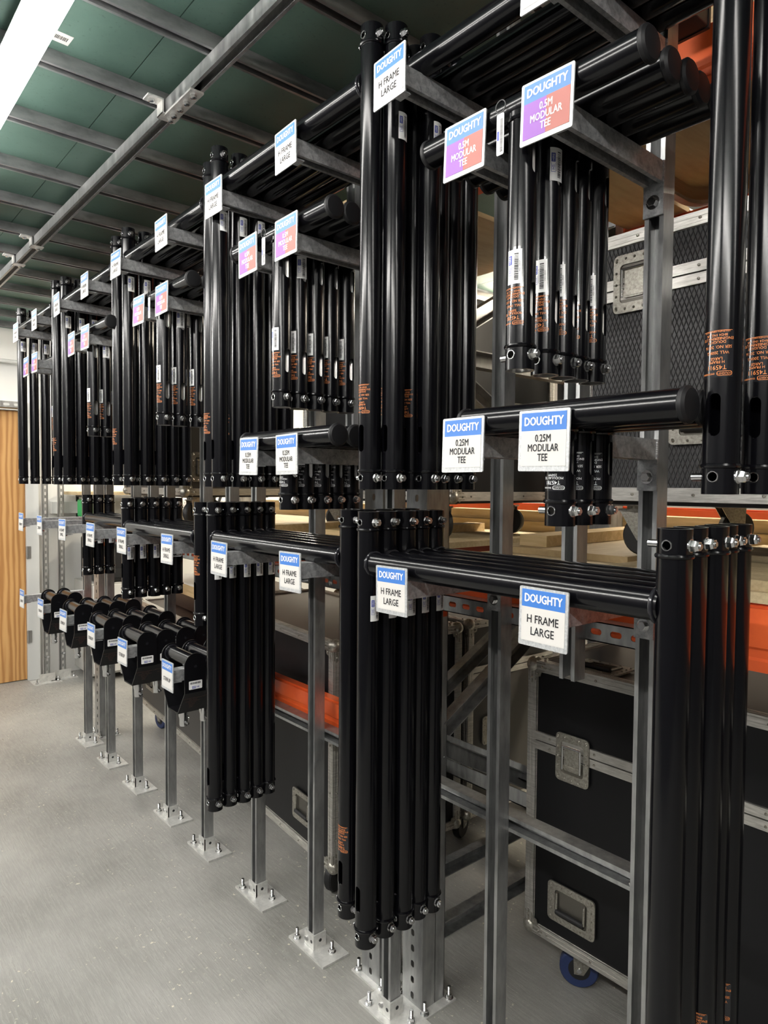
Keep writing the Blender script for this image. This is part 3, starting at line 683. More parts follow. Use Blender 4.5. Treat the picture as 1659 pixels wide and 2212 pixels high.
# door
d = struct('door_1', slab((0.52, YW - 0.06, 0.006), (1.395, YW - 0.016, 2.19), 'door_oak', 'door_1'))
fr = MB(); fr.bb((1.398, YW - 0.09, 0), (1.49, YW + 0.02, 2.26)); obj('door_frame', fr.mesh('door_jamb', 'frame_white', False), d)
fr = MB(); fr.bb((0.43, YW - 0.09, 0), (0.517, YW + 0.02, 2.26)); obj('door_frame', fr.mesh('door_jamb_far', 'frame_white', False), d)
fr = MB(); fr.bb((0.517, YW - 0.09, 2.194), (1.398, YW + 0.02, 2.26)); obj('door_head', fr.mesh('door_head', 'frame_white', False), d)
for zz_ in (0.36, 1.05, 1.85):
    h = MB(); h.cyl((1.398, YW - 0.096, zz_ - 0.05), (1.398, YW - 0.096, zz_ + 0.05), 0.008, 10); h.box((1.412, YW - 0.092, zz_), (0.03, 0.004, 0.1)); obj('hinge', h.mesh('hinge', 'hinge_steel'), d)
# ceiling rail with Z brackets
r = empty('ceiling_strut_rail', (0.889, -0.6, ZD - 0.0825)); mb = MB()
mb.ext(STRUT, (0.0205, 0, 0), (0, 0, 1), (1, 0, 0), (0, 6.4, 0)); obj('channel', mb.mesh('rail_channel', 'galv', True, 25), r)
zb = MB()   # Z bracket: foot on the purlin, drop, foot under the rail
zb.box((-0.030, 0, 0.0385), (0.05, 0.042, 0.005)); zb.box((-0.0075, 0, 0.018), (0.005, 0.042, 0.046)); zb.box((0.018, 0, -0.0025), (0.056, 0.042, 0.005))
zb = zb.mesh('z_bracket', 'base_plate'); zn = MB(); zn.rev([(0.010, 0), (0.010, 0.008), (0.008, 0.009)], (0, 0, 0), (0, 0, -1), 6); zn = zn.mesh('z_bolt', 'zinc')
for y in (1.07, 2.125, 3.70, 4.06, 5.20):
    o = obj('z_bracket', zb, r, (0, y + 0.6, 0)); obj('bracket_bolt', zn, o, (-0.036, 0, 0.036)); obj('bracket_bolt', zn, o, (0.024, 0, -0.005))
jp = MB(); jp.box((0.0205, 0, -0.003), (0.042, 0.19, 0.006)); o = obj('joint_plate', jp.mesh('joint_plate', 'base_plate'), r, (0, 2.02 + 0.6, 0))
for k in range(4): obj('plate_bolt', zn, o, (0.0205, -0.07 + 0.047 * k, -0.006))
tag(r, 'galvanised strut rail clamped under the ceiling purlins along the aisle', 'rail')
# lamps
def batten(x, y0, y1, z, mt, label, group, sticker=False):
    r = empty('led_batten_light', (x, y0, z)); L = y1 - y0
    b_ = MB(); b_.bb((-0.035, 0, 0.035), (0.035, L, 0.060)); b_.bb((-0.042, -0.004, 0.0), (0.042, 0.0, 0.06)); b_.bb((-0.042, L, 0.0), (0.042, L + 0.004, 0.06)); obj('housing', b_.mesh('lamp_housing', 'lamp_body'), r)
    for yk in (0.3, L - 0.3):
        h = MB(); h.bb((-0.012, yk - 0.015, 0.060), (0.012, yk + 0.015, ZD - z)); obj('hanger', h.mesh('lamp_hanger', 'galv'), r)
    p = [(0.041, 0.036), (0.041, 0.014), (0.036, 0.006), (0.024, 0.001), (-0.024, 0.001), (-0.036, 0.006), (-0.041, 0.014), (-0.041, 0.036)]
    d_ = MB(); d_.ext(p, (0, 0, 0), (1, 0, 0), (0, 0, 1), (0, L, 0)); obj('diffuser', d_.mesh('lamp_diffuser', mt), r)
    tag(r, label, 'lamp', group)
AL = 'aisle batten lights'
batten(0.463, 0.75, 3.15, 2.715, 'lamp_cool', 'glowing white LED batten hanging over the aisle at the upper left', AL)
batten(0.463, -2.35, 0.05, 2.715, 'lamp_cool', 'white LED batten over the aisle behind the camera', AL)
batten(0.463, 3.75, 5.95, 2.715, 'lamp_cool', 'white LED batten over the aisle by the oak door', AL)
batten(-1.05, -2.0, 0.4, 2.715, 'lamp_fill', 'added LED fill batten near the left wall behind the camera', AL)  # added row of unseen fill lamps, evening the light on the signs
batten(-1.05, 1.0, 3.4, 2.715, 'lamp_fill', 'added LED fill batten near the left wall, beside the aisle', AL)
batten(-1.05, 3.9, 5.9, 2.715, 'lamp_fill', 'added LED fill batten near the left wall at the far end', AL)
HL = 'hall batten lights'
batten(3.5, -1.6, 0.8, 2.70, 'lamp_warm', 'warm batten light over the next aisle, nearest end', HL)
batten(3.5, 1.4, 3.8, 2.70, 'lamp_warm', 'warm batten light over the next aisle, middle of the run', HL)
batten(3.5, 4.2, 5.9, 2.70, 'lamp_warm', 'warm batten light over the next aisle, far end', HL)
batten(2.0, 5.25, 6.05, 2.55, 'lamp_end', 'white batten light over the cabinet by the back wall', HL)
p = MB(); p.bb((0, 0, -0.0006), (0.065, 0.05, 0)); rnd = random.Random(1); x = 0.01
while x < 0.055: t = rnd.choice([.001, .002]); p.bb((x, 0.016, -0.001), (x + t, 0.034, -0.0006), 1); x += t + 0.0014
o = obj('barcode_label', p.mesh('deck_label', ['paper', 'dark_ink'], False), None, (0.540, 2.048, ZD - 0.0002), (0, 0, 0.05)); tag(o, 'white barcode label stuck to the green ceiling deck', 'label')

# ------------------------------------------------------------------ pallet racking
def upright(loc, h, label, rz=0.0):
    r = empty('rack_upright', loc, rz)
    b_ = MB(); holes_plate(b_, h, 0.050, 0.05, 0.022, 0.014, (0, 0.045, 0.006), (0, 0, 1), (0, 1, 0), (0.002, 0, 0))
    b_.bb((0, 0.002, 0.006), (0.012, 0.020, h)); b_.bb((0, 0.070, 0.006), (0.012, 0.088, h)); b_.bb((0.0, 0, 0.006), (0.055, 0.002, h)); b_.bb((0.0, 0.088, 0.006), (0.055, 0.090, h))
    b_.bb((0.053, 0, 0.006), (0.095, 0.002, h)); b_.bb((0.053, 0.088, 0.006), (0.095, 0.090, h)); b_.bb((0.093, 0, 0.006), (0.095, 0.022, h)); b_.bb((0.093, 0.068, 0.006), (0.095, 0.090, h))
    obj('column', b_.mesh('upright_column', 'galv', True, 25), r)
    p = MB(); p.bb((-0.02, -0.03, 0), (0.12, 0.12, 0.006)); obj('foot_plate', p.mesh('foot_plate', 'base_plate'), r)
    for (x, y) in ((-0.002, -0.014), (0.104, -0.014), (-0.002, 0.104)): obj('anchor_bolt', AN, r, (x, y, -0.002))
    tag(r, label, 'upright', 'pallet rack uprights')
upright((1.425, 1.475, 0), 2.845, 'perforated rack upright by the floor behind the third full-height post')
upright((1.392, 1.640, 0), 2.845, 'perforated rack upright with slotted face, left of its twin')
upright((1.425, 4.440, 0), 2.845, 'perforated rack upright standing among the far posts')
upright((2.42, 1.475, 0), 2.845, 'rear rack upright of the near bay')
upright((2.42, 1.640, 0), 2.845, 'rear rack upright of the far bay')
upright((2.42, 4.440, 0), 2.845, 'rear rack upright near the back wall')
upright((2.42, -1.25, 0), 2.845, 'rear rack upright at the camera end')
r = empty('rack_brace_frame', (1.52, 1.512, 0.0)); BP = [(-.02, 0), (.02, 0), (.02, .03), (.0175, .03), (.0175, .0025), (-.0175, .0025), (-.0175, .03), (-.02, .03)]
def brace(x0, z0, x1, z1, s=1.0):
    D = Vector((x1 - x0, 0, z1 - z0)); U = D.normalized(); P = Vector((-U.z, 0, U.x)); q = MB()
    q.ext([(a * s, b * s) for a, b in BP], (x0, 0, z0), P, (0, -1, 0), D); obj('brace', q.mesh('brace', 'galv', True, 25), r)
for a in ((0, .22, .90, .22), (0, .86, .90, 1.36), (0, .80, .90, .32), (0, 2.02, .90, 2.02), (0, 1.98, .90, 1.50), (0, 2.08, .90, 2.6)): brace(*a, 1.3)
tag(r, 'galvanised cross bracing between the rack uprights', 'bracing')
r = empty('rack_brace_frame', (1.52, 1.684, 0.0))
for a in ((0, .27, .90, .27), (0, .82, .90, 1.30)): brace(*a, 1.2)
for zz_ in (0.585, 0.49):
    q = MB(); q.bb((0.40, -0.32, zz_), (0.404, 0.27, zz_ + 0.055)); q.bb((0.40, -0.32, zz_), (0.44, 0.27, zz_ + 0.004)); obj('tie_bar', q.mesh('tie_bar', 'galv', False), r)
tag(r, 'second set of galvanised bracing just beyond the first', 'bracing')
def beam(x, y0, y1, z0, z1, t, label):
    r = empty('rack_beam', (x, y0, z0)); h = z1 - z0; L = y1 - y0
    pr = [(0, 0), (t, 0), (t, h), (0.012, h), (0.012, h * 0.93), (0, h * 0.93), (0, h * 0.36), (0.005, h * 0.32), (0.005, h * 0.20), (0, h * 0.16)]
    q = MB(); q.ext(pr, (0, 0, 0), (1, 0, 0), (0, 0, 1), (0, L, 0)); obj('beam', q.mesh('beam_profile', 'orange_paint', True, 20), r)
    for yk in (0.0, L): e = MB(); e.bb((-0.004, yk - 0.004, -0.03), (t, yk + 0.004, h + 0.03)); obj('end_connector', e.mesh('end_connector', 'orange_paint'), r)
    tag(r, label, 'beam', 'orange rack beams')
beam(1.452, -1.20, 1.46, 1.252, 1.388, 0.045, 'orange beam under the chipboard at the right edge')
beam(1.452, 1.745, 4.425, 1.252, 1.388, 0.045, 'orange front beam of the far bay at shelf height')
beam(2.46, -1.20, 1.46, 1.252, 1.388, 0.045, 'orange rear beam of the near bay shelf')
beam(2.46, 1.745, 4.425, 1.252, 1.388, 0.045, 'orange rear beam of the far bay shelf')
beam(1.425, 1.745, 4.425, 0.765, 0.852, 0.045, 'low orange beam in front of the flight case')
beam(1.50, -1.20, 1.46, 2.478, 2.618, 0.045, 'orange beam under the top shelf at the upper right')
beam(1.50, 1.745, 4.425, 2.478, 2.618, 0.045, 'orange front beam under the top shelf of the far bay')
beam(2.46, -1.20, 1.46, 2.478, 2.618, 0.045, 'orange rear beam under the top shelf')
# rear beams of the rack across the next aisle, seen through the shelf gap
beam(2.90, -1.2, 3.4, 1.425, 1.530, 0.045, 'orange beam of the rack beyond, seen under the shelf case')
# shelf boards and timber
def plank(lo, hi, mt, label, nm='chipboard_sheet', grp='shelf boards', rz=0.0, cat='board'):
    c = ((lo[0] + hi[0]) / 2, (lo[1] + hi[1]) / 2, lo[2]); d_ = [b - a for a, b in zip(lo, hi)]
    q = MB(); q.bb((-d_[0] / 2, -d_[1] / 2, 0), (d_[0] / 2, d_[1] / 2, d_[2])); o = obj(nm, q.mesh(nm, mt, False), None, c, (0, 0, rz)); tag(o, label, cat, grp)
plank((1.455, -1.15, 1.389), (2.80, 0.52, 1.411), 'chipboard', 'bottom chipboard sheet on the near shelf')
plank((1.455, 0.53, 1.389), (2.80, 1.455, 1.411), 'chipboard', 'bottom chipboard sheet beside the rack upright')
plank((1.47, -1.1, 1.4115), (2.40, 0.90, 1.4335), 'chipboard', 'upper chipboard sheet under the patterned case')
plank((1.70, 0.98, 1.4115), (2.40, 1.45, 1.4305), 'plywood', 'small board lying loose behind the nearest hanging strut')
plank((1.455, 1.75, 1.389), (2.80, 3.05, 1.411), 'chipboard', 'first chipboard sheet of the far bay shelf')
plank((1.455, 3.06, 1.389), (2.80, 4.42, 1.411), 'chipboard', 'second chipboard sheet of the far bay shelf')
k = 0
for (x, y0, y1, z, lb) in ((2.55, 0.2, 2.6, 1.4115, 'lowest timber batten behind the shelf'), (2.64, 0.25, 2.55, 1.4115, 'timber batten at the rear of the shelf'), (2.58, 0.30, 2.5, 1.4585, 'timber batten stacked on top behind the shelf'),
                           (2.57, 2.75, 4.4, 1.4115, 'timber batten behind the far bay shelf'), (2.60, 2.8, 4.4, 1.4585, 'upper timber batten behind the far bay shelf')):
    plank((x, y0, z), (x + 0.085, y1, z + 0.046), 'lumber', lb, 'timber_batten', 'timber battens', 0, 'timber')
for (y0, y1, z, x0, lb) in ((1.30, 1.40, 1.4315, 1.75, 'short lumber piece across the loose board'), (2.10, 2.20, 1.4115, 1.55, 'lumber piece lying near the shelf case wheel'), (2.55, 2.65, 1.4115, 1.5, 'lumber piece farther along the shelf')):
    plank((x0, y0, z), (2.42, y1, z + 0.035), 'lumber', lb, 'timber_batten', 'timber battens', 0.05, 'timber')
# plywood lid with a rounded rim lying on the top shelf
r = empty('plywood_tray', (1.56, 0.05, 2.62)); q = MB(); out = rrect(0.93, 1.15, 0.10, 6, 0.465, 0.575)
q.ext(out, (0, 0, 0.06), (1, 0, 0), (0, 1, 0), (0, 0, 0.018)); obj('panel', q.mesh('lid_panel', 'plywood', True, 40), r)
q = MB(); q.ring(out, rrect(0.89, 1.11, 0.085, 6, 0.465, 0.575), (0, 0, 0.012), (1, 0, 0), (0, 1, 0), (0, 0, 0.048)); obj('rim', q.mesh('lid_rim', 'edge_ply', True, 40), r)
q = MB(); q.ring(rrect(0.936, 1.156, 0.10, 6, 0.465, 0.575), rrect(0.884, 1.104, 0.085, 6, 0.465, 0.575), (0, 0, 0.0), (1, 0, 0), (0, 1, 0), (0, 0, 0.012)); obj('edge_trim', q.mesh('lid_trim', 'alu', True, 40), r)
tag(r, 'plywood tray with rounded corner lying on the top shelf', 'tray')
plank((1.56, 1.22, 2.62), (2.49, 1.46, 2.638), 'plywood', 'plywood strip on the top shelf beside the tray', 'plywood_sheet', 'top shelf boards')
plank((1.51, 1.75, 2.62), (2.49, 4.42, 2.638), 'plywood', 'plywood sheet on the top shelf of the far bay', 'plywood_sheet', 'top shelf boards')

# ------------------------------------------------------------------ flight cases
def corner_mesh():
    q = MB(); q.ball((0.012, 0.012, 0.012), 0.026, 16, 12)
    fl = [(0, 0), (0.062, 0.0), (0.070, 0.012), (0.060, 0.026), (0.048, 0.030), (0.044, 0.044), (0.030, 0.048), (0.026, 0.060), (0.012, 0.070), (0, 0.062)]
    q.ext(fl, (0, 0, -0.004), (1, 0, 0), (0, 1, 0), (0, 0, 0.004)); q.ext(fl, (0, -0.004, 0), (1, 0, 0), (0, 0, 1), (0, 0.004, 0)); q.ext(fl, (-0.004, 0, 0), (0, 1, 0), (0, 0, 1), (0.004, 0, 0))
    for a, b_ in ((0.052, 0.012), (0.034, 0.036), (0.012, 0.052)):
        q.ball((a, b_, -0.005), 0.0045, 8, 4); q.ball((a, -0.005, b_), 0.0045, 8, 4); q.ball((-0.005, a, b_), 0.0045, 8, 4)
    return q.mesh('ball_corner', 'dish_steel')
CORNER = corner_mesh()
def dish(kind, w_, h_):
    # drawn in the plane facing -X: u = -Y, v = Z
    A, B = Vector((0, -1, 0)), Vector((0, 0, 1)); out = rrect(w_, h_, 0.014, 4); parts = []
    q = MB(); q.ring(out, rrect(w_ * 0.68, h_ * 0.66, 0.010, 4), (-0.001, 0, 0), A, B, (-0.005, 0, 0))
    q.ext(rrect(w_ * 0.70, h_ * 0.68, 0.010, 4), (-0.0005, 0, 0), A, B, (-0.0012, 0, 0), 2)
    if kind == 'latch':
        q.ext(rrect(w_ * 0.44, h_ * 0.50, 0.003, 3), (-0.0015, 0, 0), A, B, (-0.007, 0, 0)); q.bb((-0.010, -w_ * 0.24, -h_ * 0.22), (-0.001, w_ * 0.24, -h_ * 0.15)); q.bb((-0.006, -w_ * 0.5, -0.0015), (-0.0055, w_ * 0.5, 0.0015), 1)
    n = 5
    for i in range(n):
        for sg in (-1, 1):
            q.ball((-0.006, w_ * (-0.42 + 0.84 * i / (n - 1)), sg * h_ * 0.43), 0.0036, 8, 4); q.ball((-0.006, sg * w_ * 0.43, h_ * (-0.40 + 0.8 * i / (n - 1))), 0.0036, 8, 4)
    parts.append(('dish', q.mesh('dish', ['dish_steel', 'dark_plastic', 'dish_shade'])))
    q = MB()
    if kind == 'handle':
        for sg in (-1, 1): q.cyl((-0.008, sg * w_ * 0.29, h_ * 0.26), (-0.010, sg * w_ * 0.29, -h_ * 0.20), 0.004, 10, 0)
        q.cyl((-0.010, -w_ * 0.29, -h_ * 0.20), (-0.010, w_ * 0.29, -h_ * 0.20), 0.0085, 14, 1)
        parts.append(('grip', q.mesh('grip', ['dish_steel', 'rubber'])))
    else:
        for sg in (-1, 1): q.cyl((-0.010, sg * w_ * 0.27, h_ * 0.24), (-0.010, sg * w_ * 0.27, -h_ * 0.24), 0.0032, 10)
        q.cyl((-0.010, -w_ * 0.27, h_ * 0.24), (-0.010, w_ * 0.27, h_ * 0.24), 0.0032, 10); parts.append(('wire_bail', q.mesh('wire_bail', 'zinc')))
    return parts
LATCH, HANDLE = dish('latch', 0.118, 0.150), dish('handle', 0.170, 0.125)
def caster_meshes(R, wheel):
    q = MB(); q.rev([(R * 0.55, -0.016), (R * 0.92, -0.017), (R, -0.011), (R, 0.011), (R * 0.92, 0.017), (R * 0.55, 0.016)], (0, 0, 0), (0, 1, 0), 28, 0)
    q.cyl((0, -0.0165, 0), (0, 0.0165, 0), R * 0.56, 20, 1); q.cyl((0, -0.026, 0), (0, 0.026, 0), 0.008, 10, 2); wh = q.mesh('wheel', [wheel, 'rubber', 'zinc'])
    q = MB(); pr = [(-0.016, -0.014), (0.014, -0.014), (0.062, R + 0.012), (-0.020, R + 0.012)]
    for sg in (-1, 1): q.ext(pr, (0, sg * 0.021 - 0.0015, 0), (1, 0, 0), (0, 0, 1), (0, 0.003, 0))
    q.bb((-0.026, -0.026, R + 0.010), (0.066, 0.026, R + 0.016)); q.bb((-0.035, -0.04, R + 0.024), (0.075, 0.04, R + 0.029)); q.cyl((0.022, 0, R + 0.016), (0.022, 0, R + 0.024), 0.026, 18)
    return wh, q.mesh('fork', 'dish_steel')
CW = {'blue': caster_meshes(0.062, 'wheel_blue'), 'black': caster_meshes(0.062, 'rubber'), 'shelf': caster_meshes(0.055, 'rubber')}
def case(loc, rz, size, lid, body, label, latches=(), handles=(), wheels=None, latchesY=(), handlesY=(), top='case_black', wheel_rot=0.4):
    lx, ly, lz = size; r = empty('flight_case', loc, rz)
    q = MB(); q.bb((0.004, 0.004, 0.004), (lx - 0.004, ly - 0.004, lz - 0.004))
    q.m = [0] * 6; q.m[5] = 1
    me = q.mesh('case_body', [body, top], False)
    for p in me.polygons: p.material_index = 1 if p.normal.z > 0.9 else 0
    obj('body', me, r)
    e = 0.030; t = 0.003
    def ex(lo, hi):
        m_ = MB(); m_.bb(lo, hi); ax = max(range(3), key=lambda k_: hi[k_] - lo[k_])
        for gk in (0.3, 0.7):       # grooves as thin proud ribs
            for oth in [k_ for k_ in range(3) if k_ != ax]:
                third = [k_ for k_ in range(3) if k_ not in (ax, oth)][0]
                for side in (lo[third] - 0.0012, hi[third]):
                    l2, h2 = list(lo), list(hi); c = lo[oth] + (hi[oth] - lo[oth]) * gk; l2[oth], h2[oth] = c - 0.003, c + 0.003; l2[third], h2[third] = side, side + 0.0012; m_.bb(l2, h2)
        obj('edge_extrusion', m_.mesh('edge_extrusion', 'alu', False), r)
    for x in (0, 1):
        for y in (0, 1):
            X0, Y0 = (-t if x == 0 else lx - e), (-t if y == 0 else ly - e); ex((X0, Y0, 0.02), (X0 + e + t, Y0 + e + t, lz - 0.02))
    for x in (0, 1):
        for z in (0, 1):
            X0, Z0 = (-t if x == 0 else lx - e), (-t if z == 0 else lz - e); ex((X0, 0.02, Z0), (X0 + e + t, ly - 0.02, Z0 + e + t))
    for y in (0, 1):
        for z in (0, 1):
            Y0, Z0 = (-t if y == 0 else ly - e), (-t if z == 0 else lz - e); ex((0.02, Y0, Z0), (lx - 0.02, Y0 + e + t, Z0 + e + t))
    for x in (0, 1):
        for y in (0, 1):
            for z in (0, 1):
                o = obj('ball_corner', CORNER, r, (lx * x, ly * y, lz * z)); o.scale = (-1 if x else 1, -1 if y else 1, -1 if z else 1)
    if lid:
        for dz in (-0.028, 0.002):
            b_ = MB(); b_.bb((-0.004, 0.02, lid + dz), (lx + 0.004, ly - 0.02, lid + dz + 0.026)); b_.bb((0.02, -0.004, lid + dz), (lx - 0.02, ly + 0.004, lid + dz + 0.026)); obj('lid_band', b_.mesh('lid_band', 'alu', False), r)
    rv = MB(); y = 0.10
    while y < ly - 0.08:
        for z in [0.014, lz - 0.014] + ([lid - 0.016, lid + 0.016] if lid else []): rv.ball((-0.0045, y, z), 0.0042, 6, 3)
        y += 0.16
    x = 0.10
    while x < lx - 0.08:
        for z in [0.014, lz - 0.014] + ([lid - 0.016, lid + 0.016] if lid else []): rv.ball((x, -0.0045, z), 0.0042, 6, 3)
        x += 0.16
    z = 0.12
    while z < lz - 0.1:
        rv.ball((-0.0045, 0.014, z), 0.0042, 6, 3); rv.ball((0.014, -0.0045, z), 0.0042, 6, 3); z += 0.18
    o = obj('rivets', rv.mesh('rivets', 'dish_steel'), r); o['kind'] = 'stuff'
    def fit(name, parts, l_, ro):
        o = obj(name, parts[0][1], r, l_, ro); obj(parts[1][0], parts[1][1], o)
    for (y, z) in latches: fit('latch', LATCH, (-0.002, y, z), (0, 0, 0))
    for (y, z) in handles: fit('handle', HANDLE, (-0.002, y, z), (0, 0, 0))
    for (x, z) in latchesY: fit('latch', LATCH, (x, -0.002, z), (0, 0, PI / 2))
    for (x, z) in handlesY: fit('handle', HANDLE, (x, -0.002, z), (0, 0, PI / 2))
    if wheels:
        wm, fm = CW[wheels]; R = 0.055 if wheels == 'shelf' else 0.062
        wb = MB(); wb.bb((0.02, 0.02, -0.014), (lx - 0.02, ly - 0.02, 0)); obj('caster_board', wb.mesh('caster_board', 'dark_plastic'), r)
        for q_, (x, y) in enumerate(((0.10, 0.14), (lx - 0.10, 0.14), (0.10, ly - 0.14), (lx - 0.10, ly - 0.14))):
            o = obj('caster', fm, r, (x, y, -0.014 - R - 0.029), (0, 0, wheel_rot + 0.7 * q_)); obj('wheel', wm, o)
    return tag(r, label, 'flight case', 'flight cases')
case((1.80, -0.25, 0.167), 0.0, (0.80, 1.625, 0.888), 0.635, 'case_black', 'large black flight case on blue casters at the lower right',
     latches=((1.455, 0.612), (0.30, 0.612)), handles=((1.45, 0.142), (0.30, 0.142)), wheels='blue', latchesY=(), top='brown_reflect', wheel_rot=-2.385)
fc = [o for o in COL.objects if o.name == 'flight_case'][0]
o = obj('handle', HANDLE[0][1], fc, (0.085, 1.42, 0.888), (0, PI / 2, 0)); obj(HANDLE[1][0], HANDLE[1][1], o)
case((1.493, 2.035, 0.167), math.radians(-5), (0.63, 1.22, 0.863), 0.62, 'case_black', 'black flight case behind the low orange beam',
     latches=((0.12, 0.62), (1.0, 0.62)), handles=((0.22, 0.16),), wheels='black', handlesY=((0.35, 0.34),), top='brown_reflect')
case((1.606, 3.30, 0.167), math.radians(-5), (0.62, 1.22, 0.675), 0.50, 'case_grey', 'low grey flight case among the far posts',
     latches=((0.3, 0.5), (0.9, 0.5)), handles=((0.45, 0.19), (0.98, 0.19)), wheels='blue', top='brown_reflect')
case((2.19, 2.00, 0.167), math.radians(-3), (0.68, 1.05, 0.863), 0.635, 'case_grey', 'grey flight case standing right of the rack bracing',
     handlesY=((0.17, 0.37),), wheels='black', top='brown_reflect')
case((1.65, -0.60, 1.587), 0.0, (0.78, 1.70, 0.690), 0.548, 'case_diamond', 'diamond-patterned flight case on the near shelf',
     latches=((1.545, 0.560), (0.45, 0.56)), handles=((1.36, 0.20),), wheels='shelf')
case((1.87, 1.80, 1.564), 0.0, (0.62, 1.0, 0.80), 0, 'case_black', 'black flight case on casters on the far bay shelf', handlesY=((0.37, 0.33),), wheels='shelf', wheel_rot=1.2)
case((1.46, 3.26, 1.564), math.radians(-3), (0.60, 0.95, 0.78), 0, 'case_grey', 'grey case on the shelf behind the far frames', latches=((0.08, 0.12),), wheels='shelf', latchesY=((0.10, 0.14),))
# white laminate board with a wooden edge on the low case
r = empty('laminate_board', (1.72, 3.36, 0.845), math.radians(-5)); q = MB(); q.bb((0, 0, 0.10), (0.5, 1.0, 0.165)); obj('wood_edge', q.mesh('wood_edge', 'lumber', False), r)
q = MB(); q.bb((0.002, 0.002, 0.165), (0.498, 0.998, 0.172)); obj('top', q.mesh('laminate_top', 'white_plastic', False), r); q = MB(); q.bb((0.03, 0.03, 0), (0.47, 0.97, 0.10)); obj('base', q.mesh('board_base', 'brown_reflect', False), r)
tag(r, 'white laminate board with a wooden edge on the low grey case', 'board')

# ------------------------------------------------------------------ far end by the door
def slotted_leg(x, y, label):
    r = empty('slotted_strut_post', (x, y, 0)); q = MB()
    holes_plate(q, 2.80, 0.041, 0.05, 0.028, 0.014, (0, 0, 0.006), (0, 0, 1), (1, 0, 0), (0, 0.0025, 0)); q.bb((-0.0205, 0, 0.006), (-0.018, 0.041, 2.81)); q.bb((0.018, 0, 0.006), (0.0205, 0.041, 2.81))
    obj('channel', q.mesh('slotted_leg_channel', 'galv', True, 25), r)
    p = MB(); p.bb((-0.11, -0.07, 0), (0.10, 0.09, 0.006)); obj('foot_plate', p.mesh('leg_foot', 'base_plate'), r)
    b_ = MB(); b_.bb((-0.06, -0.006, 0.006), (0.06, -0.001, 0.07)); obj('foot_bracket', b_.mesh('leg_bracket', 'base_plate'), r)
    for xx in (-0.085, 0.075): obj('anchor_bolt', AN, r, (xx, -0.035, -0.002))
    tag(r, label, 'post', 'slotted legs')
slotted_leg(1.505, 5.97, 'slotted strut leg beside the oak door frame')
slotted_leg(1.640, 6.02, 'slotted strut leg right of the one by the door frame')
r = empty('wall_cabinet', (1.78, 5.72, 0)); q = MB(); q.bb((0, 0, 0.05), (0.62, 0.46, 0.80)); obj('body', q.mesh('cabinet_body', 'cabinet_grey', False), r)
for k in range(3):
    q = MB(); q.bb((0.012, -0.014, 0.07 + 0.243 * k), (0.608, 0, 0.30 + 0.243 * k)); o = obj('drawer', q.mesh('drawer', 'white_plastic', False), r); q = MB(); q.box((0.31, -0.02, 0.25 + 0.243 * k), (0.12, 0.012, 0.012)); obj('handle', q.mesh('drawer_pull', 'hinge_steel', False), o)
tag(r, 'grey drawer cabinet standing by the back wall', 'cabinet')
r = empty('printer', (1.80, 5.74, 0.80)); q = MB(); q.ext(rrect(0.46, 0.36, 0.02), (0.25, 0, 0.19), (1, 0, 0), (0, 0, 1), (0, 0.38, 0)); obj('body', q.mesh('printer_body', 'dark_plastic'), r)
q = MB(); q.bb((0.05, -0.012, 0.04), (0.45, 0, 0.11)); obj('drawer', q.mesh('printer_tray', 'rubber', False), r); q = MB(); q.box((0.25, -0.014, 0.10), (0.012, 0.004, 0.006)); obj('button', q.mesh('button', 'white_plastic', False), r)
for k in range(8): q = MB(); q.box((0.12 + 0.036 * k, -0.002, 0.30), (0.012, 0.006, 0.07)); obj('vent_slat', q.mesh('vent_slat', 'rubber', False), r)
tag(r, 'black boxy machine on the grey drawer cabinet', 'machine')
r = empty('wall_shelf', (1.70, 5.78, 1.52)); q = MB(); q.bb((0, 0, 0), (0.80, 0.40, 0.025)); obj('board', q.mesh('shelf_board', 'chipboard', False), r)
for x in (0.1, 0.7): q = MB(); q.bb((x, 0.06, -0.02), (x + 0.02, 0.40, 0.0)); q.bb((x, 0.385, -0.25), (x + 0.02, 0.40, 0)); q.cyl((x + 0.01, 0.07, -0.01), (x + 0.01, 0.39, -0.24), 0.006, 8); obj('bracket', q.mesh('shelf_bracket', 'dark_plastic'), r)
tag(r, 'chipboard wall shelf above the black machine', 'shelf')
r = empty('green_tray', (1.74, 5.90, 1.34)); q = MB(); q.ring(rrect(0.20, 0.14, 0.01), rrect(0.17, 0.11, 0.01), (0.12, 0, 0.07), (1, 0, 0), (0, 0, 1), (0, 0.1, 0)); obj('rim', q.mesh('tray_rim', 'green_plastic'), r); q = MB(); q.bb((0.03, 0.1, 0.005), (0.21, 0.105, 0.135)); obj('back', q.mesh('tray_back', 'green_plastic', False), r)
tag(r, 'green plastic tray under the wall shelf', 'tray')
r = empty('black_glove', (1.80, 5.80, 1.165)); q = MB(); q.ball((0.10, 0.05, 0.045), 0.06, 12, 8, 0, (1.4, .8, .7)); q.ball((0.19, 0.05, 0.075), 0.035, 10, 6, 0, (1.8, .7, .6)); obj('bundle', q.mesh('glove', 'rubber'), r); tag(r, 'black rubbery bundle lying on the black machine', 'bundle')
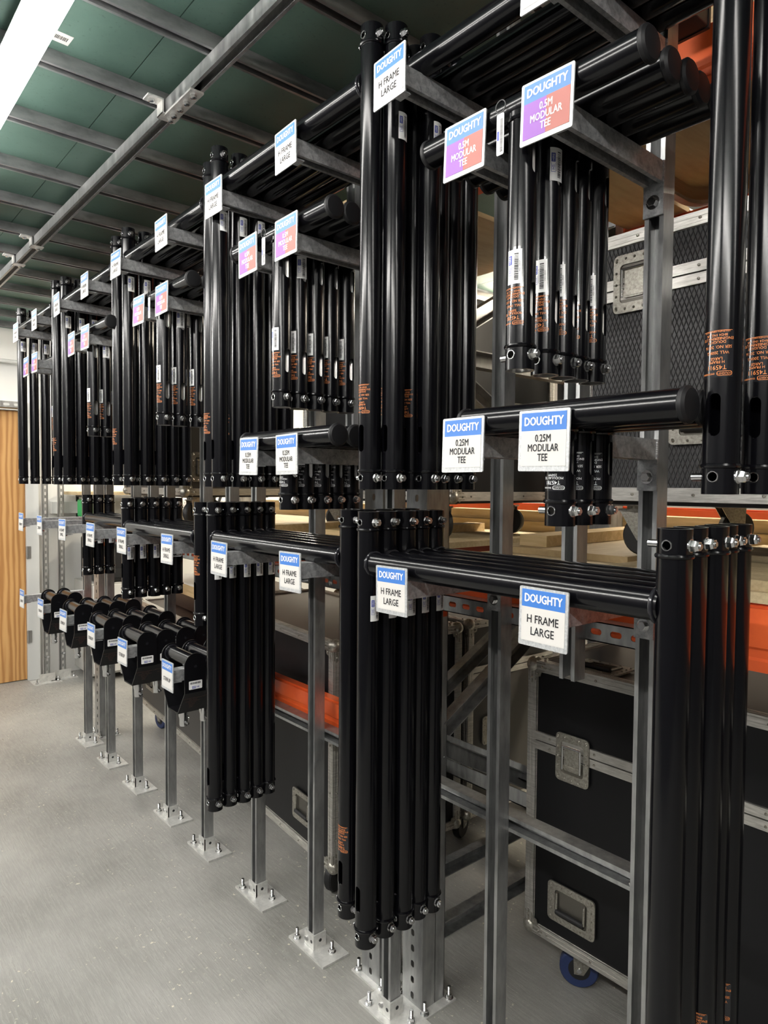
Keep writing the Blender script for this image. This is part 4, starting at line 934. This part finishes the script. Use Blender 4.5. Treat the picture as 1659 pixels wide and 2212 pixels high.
# trunking and socket on the back wall, coil of cable
o = obj('cable_trunking', slab((1.6, YW - 0.05, 1.36), (4.0, YW, 1.46), 'white_plastic', 'cable_trunking')); tag(o, 'white cable trunking along the back wall', 'trunking')
r = empty('wall_socket', (2.72, YW - 0.062, 1.38)); q = MB(); q.ext(rrect(0.15, 0.088, 0.006), (0.075, 0, 0.044), (1, 0, 0), (0, 0, 1), (0, 0.012, 0)); obj('face_plate', q.mesh('face_plate', 'white_plastic'), r)
for cx in (0.04, 0.11):
    for (a, b_) in ((0, 0.018), (-0.011, -0.006), (0.011, -0.006)): q = MB(); q.box((cx + a, -0.001, 0.040 + b_), (0.006, 0.003, 0.006)); obj('pin_hole', q.mesh('pin_hole', 'dark_plastic', False), r)
tag(r, 'white double wall socket on the trunking', 'socket')
r = empty('cable_coil', (2.46, 5.05, 1.46))
for k in range(6): q = MB(); q.torus((0, 0.012 * k, 0.10 - 0.008 * k), (0.15, 1, 0.1 * (k % 3 - 1)), 0.12 + 0.006 * (k % 3), 0.006, 28, 6); obj('cable_turn', q.mesh('cable_turn', 'rubber'), r)
hk = MB(); hk.cyl((0, 0.03, 0.215), (0, 0.03, 1.352), 0.004, 8); obj('hook', hk.mesh('coil_hook', 'zinc'), r)
tag(r, 'coil of black cable hanging beyond the far rack', 'cable')
# cable tray and pipe above the door
r = empty('cable_tray', (-1.2, 5.98, 2.20)); q = MB(); holes_plate(q, 2.55, 0.05, 0.075, 0.045, 0.018, (0, 0, 0.025), (1, 0, 0), (0, 0, 1), (0, 0.002, 0)); q.bb((0, 0, 0), (2.55, 0.10, 0.002)); obj('tray', q.mesh('tray_body', 'galv', False), r)
tag(r, 'perforated cable tray above the oak door', 'cable tray')
r = empty('conduit_pipe', (-1.2, 6.12, 2.58)); q = MB(); q.cyl((0, 0, 0), (2.62, 0, 0), 0.014, 12); obj('pipe', q.mesh('pipe', 'frame_white'), r)
for x in (0.9, 1.7, 2.4): q = MB(); q.torus((x, 0, 0), (1, 0, 0), 0.016, 0.004, 14, 6); q.bb((x - 0.006, 0, -0.004), (x + 0.006, 0.08, 0.004)); obj('pipe_clip', q.mesh('pipe_clip', 'frame_white'), r)
tag(r, 'white conduit pipe above the oak door', 'pipe')

r = empty('junction_box', (1.372, 0.715, 2.56)); q = MB(); q.ext(rrect(0.075, 0.075, 0.004), (0, 0, 0.045), (0, 1, 0), (0, 0, 1), (0.07, 0, 0)); obj('body', q.mesh('junction_body', 'dark_plastic'), r)
q = MB(); q.ext(rrect(0.079, 0.079, 0.004), (0.07, 0, 0.045), (0, 1, 0), (0, 0, 1), (0.008, 0, 0)); obj('cover', q.mesh('junction_cover', 'dark_plastic'), r)
tag(r, 'small black box fixed behind the nearest full-height post, high up', 'box')
